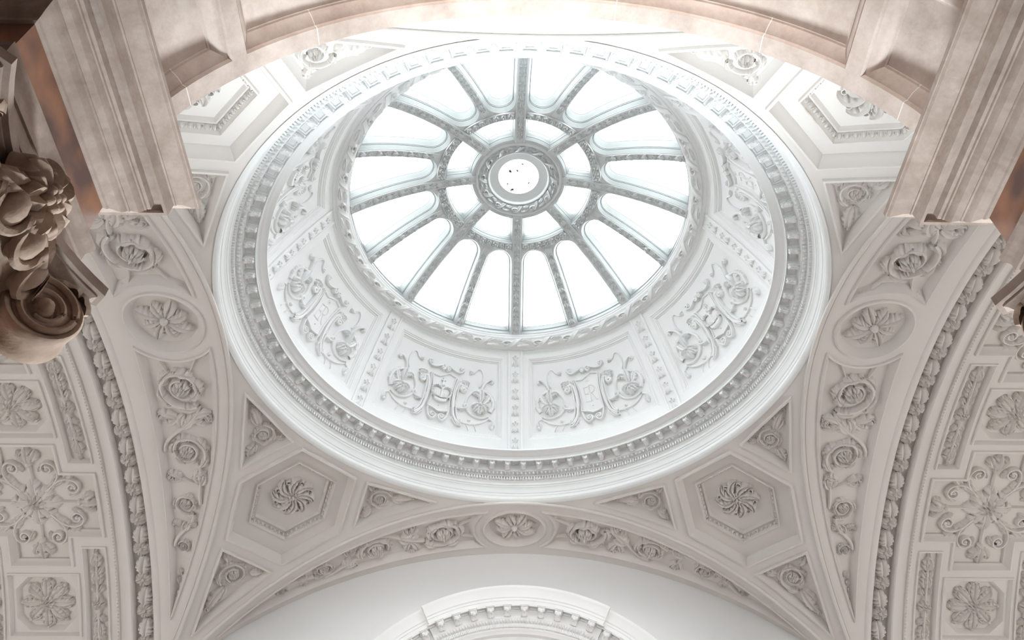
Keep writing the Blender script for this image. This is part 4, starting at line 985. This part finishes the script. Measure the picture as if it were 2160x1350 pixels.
for i, deg in enumerate(np.arange(-56, 56, .56)):
    d = .022 if abs(deg) < 28.2 else 0; a = math.radians(deg); c, s_ = math.cos(a), math.sin(a); w = .0026
    V = np.array([(x, y, z) for z in (.673, .688) for x, y in ((-w, 1.373 - d), (w, 1.373 - d), (w, 1.361 - d), (-w, 1.361 - d))])
    b.add(np.column_stack([PX + V[:, 0] * c + V[:, 2] * s_, V[:, 1], PZ - V[:, 0] * s_ + V[:, 2] * c]), [(0, 3, 2, 1), (4, 5, 6, 7), (0, 1, 5, 4), (1, 2, 6, 5), (2, 3, 7, 6), (3, 0, 4, 7)])
o = b.build('dentils', M_WHITE, T, False); o['kind'] = 'stuff'
for deg in np.arange(-56, 56, 1.0):
    d = .022 if abs(deg) < 28.2 else 0; a = math.radians(deg); c, s_ = math.cos(a), math.sin(a)
    e = boss((0, 0), 1, 1, 6, 2); V = np.concatenate(e.v); x = V[:, 0] * .0042; t = V[:, 1] * .010; n = V[:, 2] * .006
    rho = .6995 + t * .7 - n * .7; y = 1.361 - d - t * .7 - n * .7
    e_.add(np.column_stack([PX + x * c + rho * s_, y, PZ - x * s_ + rho * c]), e.f)
o = e_.build('egg_and_dart', M_WHITE, T, True, 60); o['kind'] = 'stuff'
a = np.radians(np.linspace(-62, 62, 60)); b = MB(); V = np.concatenate([np.column_stack([PX + .656 * np.sin(a), np.full(60, 1.388), PZ + .656 * np.cos(a)]), np.column_stack([PX + .656 * np.sin(a), np.full(60, 1.388), np.full(60, PZ + .3)])])
b.add(V, [(i, i + 1, 61 + i, 60 + i) for i in range(59)]); b.build('tympanum', M_WHITE, T, False)

# ------------------------------------------------------------------ stone arch in front
AX, AZ, AR = -.0306, .7347, .4553; YN, YS = -1.45, -1.632
def f_st(u, v, h):   # u arc length from the crown (+ right), v = y
    a = u / AR + math.radians(1.2) * 0; return np.stack([AX + (AR - h) * np.sin(a), v, AZ + (AR - h) * np.cos(a)], -1)
T = thing('stone_arch', 'pinkish sandstone arch with sunk panels spanning the top of the view', 'arch', (AX, -1.54, .8))
lim = rel(97, AR)
outer = dens(np.array([(-lim, YS), (lim, YS), (lim, YN), (-lim, YN)]), .03)
def cof(a0, a1): 
    aa = np.radians(np.linspace(a0, a1, max(3, int(abs(a1 - a0) / 3)))) * AR
    return np.concatenate([np.stack([aa, np.full(len(aa), -1.603)], 1), np.stack([aa[::-1], np.full(len(aa), -1.473)], 1)])
cofs = [cof(-53.6, 56.0), cof(-88, -56.5), cof(59.0, 88)]
b = MB(); plate(b, outer, [ccw(c) for c in cofs], f_st, 0, .03); b.build('soffit_surface', M_STONE, T)
for c in cofs:
    pr = [(0, 0), (.0015, -.0015), (.0022, -.005), (.005, -.006), (.011, -.0095), (.016, -.0145), (.0165, -.016), (.019, -.0165), (.0195, -.018)]
    b = MB(); coffer(b, c, pr, f_st, 1, .05); b.build('sunk_panel', M_STONE, T, True, 35)
for deg in (-66.5, -40.0, 40.5, 68.0, -12.0, 14.0):
    u0 = rel(deg, AR); pth = [(YN, 0.0), (-1.473, 0.0)] + [(-1.473 - d, h) for d, h in pr]
    b = MB(); P = np.stack([f_st(np.full(len(pth), u0 + du), np.array([q[0] for q in pth]), np.array([q[1] for q in pth]) + .0005) for du in (-.0006, .0006)]); b.grid(P); b.build('mortar_joint', M_MORTAR, T, False)
# faces of the arch wall
def arch_face(y, top, halfw, name, m):
    a = np.radians(np.linspace(-97, 97, 60)); arc = np.stack([AX + AR * np.sin(a), AZ + AR * np.cos(a)], 1)
    out = np.array([(AX - halfw, arc[0, 1]), (AX - halfw, top), (AX + halfw, top), (AX + halfw, arc[-1, 1])])
    p = np.concatenate([arc, out[::-1]]); b = MB(); V, F = plate_uv(dens(ccw(p), .1), [], .2); b.add(np.column_stack([V[:, 0], np.full(len(V), y), V[:, 1]]), F); return b
o = arch_face(YN, 2.2, 1.42, 'wall', M_WALL).build('wall_south', M_WALL, None, False); struct(o, 'near wall around the stone arch, facing the dome')
arch_face(YS, 1.6, .9, 'face', M_STONE).build('outer_face', M_STONE, T, False)

# entablature blocks
def rect_loop(x0, x1, y0, y1, p, z): return np.array([(x0 - p, y0 - p, z), (x1 + p, y0 - p, z), (x1 + p, y1 + p, z), (x0 - p, y1 + p, z)])
def block(mb, x0, x1, y0, y1, prof, cap0=True, cap1=True):
    L = [rect_loop(x0, x1, y0, y1, p, z) for p, z in prof]; mb.grid(np.stack(L), cv=True); n = len(L)
    if cap0: mb.add(L[0], [(3, 2, 1, 0)])
    if cap1: mb.add(L[-1], [(0, 1, 2, 3)])
ARCHI = [(0, .600), (0, .612), (.0025, .6125), (.0025, .628), (.005, .6285), (.005, .637), (.006, .640), (.0085, .645), (.009, .6465), (.009, .652), (.0, .6535)]
CORN = [(0, .706), (.0025, .707), (.0035, .7095), (.0055, .711), (.0115, .714), (.014, .7185), (.0145, .722), (.0165, .7225), (.0165, .724), (.022, .7285), (.0245, .735), (.0245, .738), (.026, .7385), (.026, .742), (.0285, .744), (.0285, .755), (.0375, .755), (.0375, .7505), (.041, .7505), (.0415, .7705), (.0432, .7712), (.0432, .7735), (.0445, .775), (.0475, .779), (.0525, .7825), (.057, .7865), (.0585, .790), (.0595, .7905), (.0595, .797), (.0, .80)]
for sgx, nm, lab in ((-1, 'left', 'heavy stone entablature block with brown marble frieze at upper left'), (1, 'right', 'stone entablature block with orange marble frieze at upper right')):
    xi = AX + sgx * .4475; xo = AX + sgx * .640; x0, x1 = min(xi, xo), max(xi, xo); y0, y1 = -1.640, -1.4505
    E_ = thing('entablature', lab, 'entablature', ((x0 + x1) / 2, -1.545, .6), 'entablature blocks of the stone arch')
    b = MB(); block(b, x0, x1, y0, y1, ARCHI); b.build('architrave', M_STONE2, E_, True, 25)
    b = MB(); block(b, x0, x1, y0, y1, [(-.0005, .652), (-.0005, .708)]); b.build('marble_frieze', M_MARBLE, E_, False)
    b = MB(); block(b, x0, x1, y0, y1, CORN); b.build('cornice', M_STONE2, E_, True, 25)
# pier walls behind and below
for sgx, nm in ((-1, 'west'), (1, 'east')):
    x0, x1 = sorted((AX + sgx * .66, AX + sgx * 1.5)); b = MB(); box(b, (x0, YS, -.4), (x1, YN, .66)); struct(b.build('wall_south_%s_pier' % nm, M_STONE, None, False), 'stone pier on the %s side behind the column' % nm)

# ------------------------------------------------------------------ ionic columns
def column(sgx, lab):
    cx, cy = AX + sgx * .5345, -1.548
    T = thing('ionic_column', lab, 'column', (cx, cy, -.4), 'columns carrying the stone arch')
    zt = .600
    def rev(mb, prof, n=40):
        g = np.linspace(0, 2 * math.pi, n, endpoint=False); mb.grid(np.stack([np.stack([cx + r * np.cos(g), cy + r * np.sin(g), np.full(n, z)], -1) for r, z in prof]), cv=True)
    b = MB(); rev(b, [(.112, -.36), (.11, -.30), (.108, -.1), (.104, .15), (.098, .35), (.0935, .50), (.0935, .506)]); b.build('shaft', M_MARBLE, T)
    b = MB(); rev(b, [(.15, -.4), (.15, -.385), (.145, -.38), (.138, -.37), (.128, -.365), (.122, -.362), (.125, -.358), (.112, -.352)]); b.build('base', M_STONE, T)
    # capital: necking, echinus with eggs, four corner volutes, abacus with hollow sides
    cap = MB(); rev(cap, [(.094, .500), (.099, .503), (.101, .507), (.099, .511), (.095, .513), (.0955, .525), (.104, .533), (.108, .540), (.103, .552), (.10, .572)]); CAP = cap.build('capital', M_CARVE, T)
    # abacus
    H = .1245; crn = .012; pts = []
    for k in range(4):
        a = k * math.pi / 2; c, s_ = math.cos(a), math.sin(a)
        # side facing +x rotated
        for t in np.linspace(-1, 1, 15):
            x = H - .030 * (1 - t * t) ; y = t * (H - crn); pts.append((x * c - y * s_, x * s_ + y * c))
    pts = np.array(pts); b = MB(); pr = [(.030, .5745), (.018, .576), (.011, .580), (.008, .5845), (.005, .586), (.005, .588), (0, .5885), (0, .599), (.004, .600)]
    loops = [np.column_stack([inset(pts, d)[:, 0] + cx, inset(pts, d)[:, 1] + cy, np.full(len(pts), z)]) for d, z in pr]; b.grid(np.stack(loops), cv=True); b.add(loops[0], [tuple(range(len(pts)))]); b.build('abacus', M_STONE2, CAP, True, 30)
    # eggs with shells on the echinus
    egg = MB(); gr = np.linspace(0, 2 * math.pi, 12, endpoint=False); el = np.linspace(-math.pi / 2, math.pi / 2, 8)
    for k in range(20):
        a = 2 * math.pi * (k + .5) / 20; ux, uy = math.cos(a), math.sin(a); tx, ty = -uy, ux
        if abs(((a - math.pi / 4) % (math.pi / 2))) < .16 or abs(((a - math.pi / 4) % (math.pi / 2)) - math.pi / 2) < .16: continue
        e = MB(); P = []
        for ee in el:
            row = []
            for g_ in gr:
                q = .0125 * math.cos(ee) * math.cos(g_); n_ = .0125 * math.cos(ee) * math.sin(g_); h_ = .0175 * math.sin(ee)
                row.append((cx + (.108 + n_ + .3 * h_) * ux + q * tx, cy + (.108 + n_ + .3 * h_) * uy + q * ty, .541 + h_))
            P.append(row)
        e.grid(np.array(P), cv=True); e.build('egg', M_CARVE, CAP, True, 80)
        # shell round the egg
        sh = MB(); aa = np.linspace(math.radians(-20), math.radians(200), 14); path = []
        for g_ in aa: q = .0165 * math.cos(g_); h_ = -.021 * math.sin(g_) + .002; path.append((cx + (.1085 + .3 * h_ + .004) * ux + q * tx, cy + (.1085 + .3 * h_ + .004) * uy + q * ty, .541 + h_))
        tube3(sh, path, .0042, 6); sh.build('egg_shell', M_CARVE, CAP, True, 60)
    # volutes on the diagonals
    for k in range(4):
        a = math.pi / 4 + k * math.pi / 2; ux, uy = math.cos(a), math.sin(a); tx, ty = -uy, ux
        v = MB()
        def pt(r_, t_, z_): return (cx + r_ * ux + t_ * tx, cy + r_ * uy + t_ * ty, z_)
        c0 = (.128, .533)     # centre radial, height
        # drum of the volute with waisted side
        g = np.linspace(0, 2 * math.pi, 36, endpoint=False)
        prof = [(.0, .021), (.0075, .021), (.0085, .0175), (.012, .0155), (.0145, .0165), (.0165, .0205), (.019, .0185), (.0245, .0165), (.0285, .0195), (.0315, .0205), (.0335, .018), (.0325, .008), (.0315, 0)]
        prof = prof + [(r_, -t_) for r_, t_ in prof[::-1][1:]]
        P = np.stack([np.array([pt(c0[0] + r_ * math.cos(x), t_, c0[1] + r_ * math.sin(x)) for x in g]) for r_, t_ in prof]); v.grid(P, cv=True)
        VO = v.build('volute', M_CARVE, CAP, True, 50)
        for sg in (-1, 1):
            eye = MB(); e = np.linspace(-math.pi / 2, math.pi / 2, 7); gg = np.linspace(0, 2 * math.pi, 12, endpoint=False); r_ = .0075
            # spiral fillet
            sp = spiral(c0, .0305, .013, math.pi * .6, -1.6 , 44); tube3(eye, [pt(q[0], sg * .0195, q[1]) for q in sp], np.linspace(.0034, .0022, 44), 6)
            P = np.array([[pt(c0[0] + r_ * math.cos(x) * math.cos(y_), sg * .021 + r_ * math.sin(x), c0[1] + r_ * math.cos(x) * math.sin(y_)) for y_ in gg] for x in e]); eye.grid(P, cv=True); eye.build('volute_eye', M_CARVE, CAP, True, 60)
        # band of the volute rising under the abacus
        bd = MB(); bb = bez((.128, .5645), (.108, .572), (.088, .575), n=8); cs = [(-.018, 0), (-.018, .006), (.018, .006), (.018, 0)]
        P = np.stack([np.array([pt(q[0], t_, q[1] - .004 + h_) for q in bb]) for t_, h_ in cs]); bd.grid(P); bd.build('volute_band', M_CARVE, CAP, True, 40)
            # leaf falling over the volute
        for sg in (-1, 1):
            lm = leaf((0, 0), 0, .045, .010, .010, .4 * sg, 4); V = np.concatenate(lm.v)
            # wrap: u down along outside of volute, v across
            angv = math.radians(100) - V[:, 0] / .034; rr_ = .034 + V[:, 2]
            pts_ = np.array([pt(c0[0] + r2 * math.cos(g2), sg * .010 + w2, c0[1] + r2 * math.sin(g2)) for r2, g2, w2 in zip(rr_, angv, V[:, 1])]); mm = MB(); mm.add(pts_, lm.f); mm.build('acanthus_leaf', M_CARVE, CAP, True, 60)
            lm = leaf((0, 0), 0, .030, .009, .009, -.6 * sg, 3); V = np.concatenate(lm.v)
            pts_ = np.array([pt(.118 - v_ * .2 + .0, sg * (.0215 + h2), .560 - u_ ) for u_, v_, h2 in V]) ; mm = MB(); mm.add(pts_ + 0, lm.f); mm.build('acanthus_leaf', M_CARVE, CAP, True, 60)
            # berries and buds hanging beside the volute
            for j in range(4):
                br = MB(); r_ = .0052 - .0006 * j; q = pt(.112 - .006 * j, sg * (.026 + .003 * j), .553 - .004 * j); gg = np.linspace(0, 2 * math.pi, 10, endpoint=False); e = np.linspace(-math.pi / 2, math.pi / 2, 6)
                P = np.array([[(q[0] + r_ * math.cos(x) * math.cos(y_), q[1] + r_ * math.cos(x) * math.sin(y_), q[2] + r_ * math.sin(x)) for y_ in gg] for x in e]); br.grid(P, cv=True); br.build('berry', M_CARVE, CAP, True, 80)
    # flower bunch in the middle of every abacus side
    for k in range(4):
        a = k * math.pi / 2; ux, uy = math.cos(a), math.sin(a); tx, ty = -uy, ux
        def sp(u, v, h): return np.stack([cx + (.098 + h) * ux + u * tx, cy + (.098 + h) * uy + u * ty, .580 + v], -1)
        for j in range(7):
            an = 2 * math.pi * j / 7 + .3; mm = MB(); mm.merge(leaf((.006 * math.cos(an), .006 * math.sin(an)), an, .034 if j % 2 else .028, .013, .016, .5, 3, 11, .010), sp); mm.build('flower_leaf', M_CARVE, CAP, True, 60)
        for j in range(7):
            an = 2 * math.pi * j / 6; rr_ = 0 if j == 6 else .0085; mm = MB(); mm.merge(boss((rr_ * math.cos(an), rr_ * math.sin(an)), .0058, .010, 10, 4, .018), sp); mm.build('berry', M_CARVE, CAP, True, 80)
        for sg in (-1, 1):
            mm = MB(); mm.merge(leaf((sg * .012, -.008), -math.pi / 2 + sg * .7, .045, .012, .014, sg * .6, 4, 13, .006), sp); mm.build('flower_leaf', M_CARVE, CAP, True, 60)
    return T
column(-1, 'brown marble column at far left with carved ionic capital and big corner volute')
column(1, 'column at far right edge with only the capital corner showing')

# ------------------------------------------------------------------ lobby behind the camera (out of view)
b = MB(); box(b, (-1.6, -3.6, -.4), (-1.55, YS, 1.6)); struct(b.build('wall_lobby_west', M_STONE, None, False), 'west wall of the lobby behind the camera')
b = MB(); box(b, (1.5, -3.6, -.4), (1.55, YS, 1.6)); struct(b.build('wall_lobby_east', M_STONE, None, False), 'east wall of the lobby behind the camera')
b = MB(); box(b, (-1.6, -3.65, -.4), (1.6, -3.6, 1.6)); struct(b.build('wall_lobby_south', M_STONE, None, False), 'rear wall of the lobby behind the camera')
b = MB(); box(b, (-1.6, -3.65, 1.6), (1.6, YS, 1.65)); struct(b.build('ceiling_lobby', M_STONE, None, False), 'flat ceiling of the lobby behind the camera')

# ------------------------------------------------------------------ lamp fixtures added at the fill spots (out of the picture)
for (FLP, FLT, _e, _c, _a), lab in zip(FILL_SPOTS, ('black floodlight on the hall floor by the far wall', 'added black lamp fixture at the fill spot in the lobby behind the camera')):
    T = thing('floodlight', lab, 'added lamp', (FLP[0], FLP[1], -.4))
    dv = np.array(FLT) - np.array(FLP); dv /= np.linalg.norm(dv); p0 = np.array(FLP) - dv * .03; up = np.array([0, 0, 1.0]); rx = np.cross(dv, up); rx /= np.linalg.norm(rx); uy = np.cross(rx, dv)
    b = MB(); g = np.linspace(0, 2 * math.pi, 24, endpoint=False)
    b.grid(np.stack([p0 + dv * t + r * (rx[None] * np.cos(g)[:, None] + uy[None] * np.sin(g)[:, None]) for t, r in ((-.05, .004), (-.05, .03), (-.03, .045), (.01, .062), (.018, .062), (.018, .058), (.0, .05))]), cv=True); b.build('housing', M_METAL, T)
    b = MB(); tube3(b, [p0 - dv * .03, p0 - dv * .03 + [0.001, .005, -.05], (FLP[0] + .001, FLP[1], -.39)], .006, 8); b.build('stand', M_METAL, T)
    b = MB(); c_ = np.array([FLP[0], FLP[1], -.4]); b.grid(np.stack([c_ + np.column_stack([r * np.cos(g), r * np.sin(g), np.full(24, z)]) for r, z in ((.001, .012), (.05, .012), (.055, .006), (.055, 0.0))]), cv=True); b.build('base', M_METAL, T)

# ------------------------------------------------------------------ dead leaves on the glass eye
for x, y, l, a, lab in ((-.042, .026, .011, .5, 'dark dead leaf in the upper left of the round glass eye'), (-.008, .030, .008, 1.0, 'small dead leaf just above the centre of the glass eye'),
                        (.010, .058, .007, .2, 'small dead leaf near the top edge of the glass eye'), (-.018, -.064, .012, 2.4, 'long dead leaf at the bottom edge of the glass eye'),
                        (.046, -.030, .007, 1.9, 'speck of dead leaf at the lower right of the glass eye'), (-.048, -.036, .007, .9, 'speck of dead leaf at the lower left of the glass eye')):
    b = MB(); g_ = leaf((x, -y), a, l * 1.5, l * .5, .0015, .5, 2); V = np.concatenate(g_.v); b.add(np.column_stack([V[:, 0], V[:, 1], 3.0122 + V[:, 2]]), g_.f)
    o = b.build('dead_leaf', M_DIRT, None, True, 60); o['label'] = lab; o['category'] = 'leaf'; o['group'] = 'dead leaves on the glass eye'
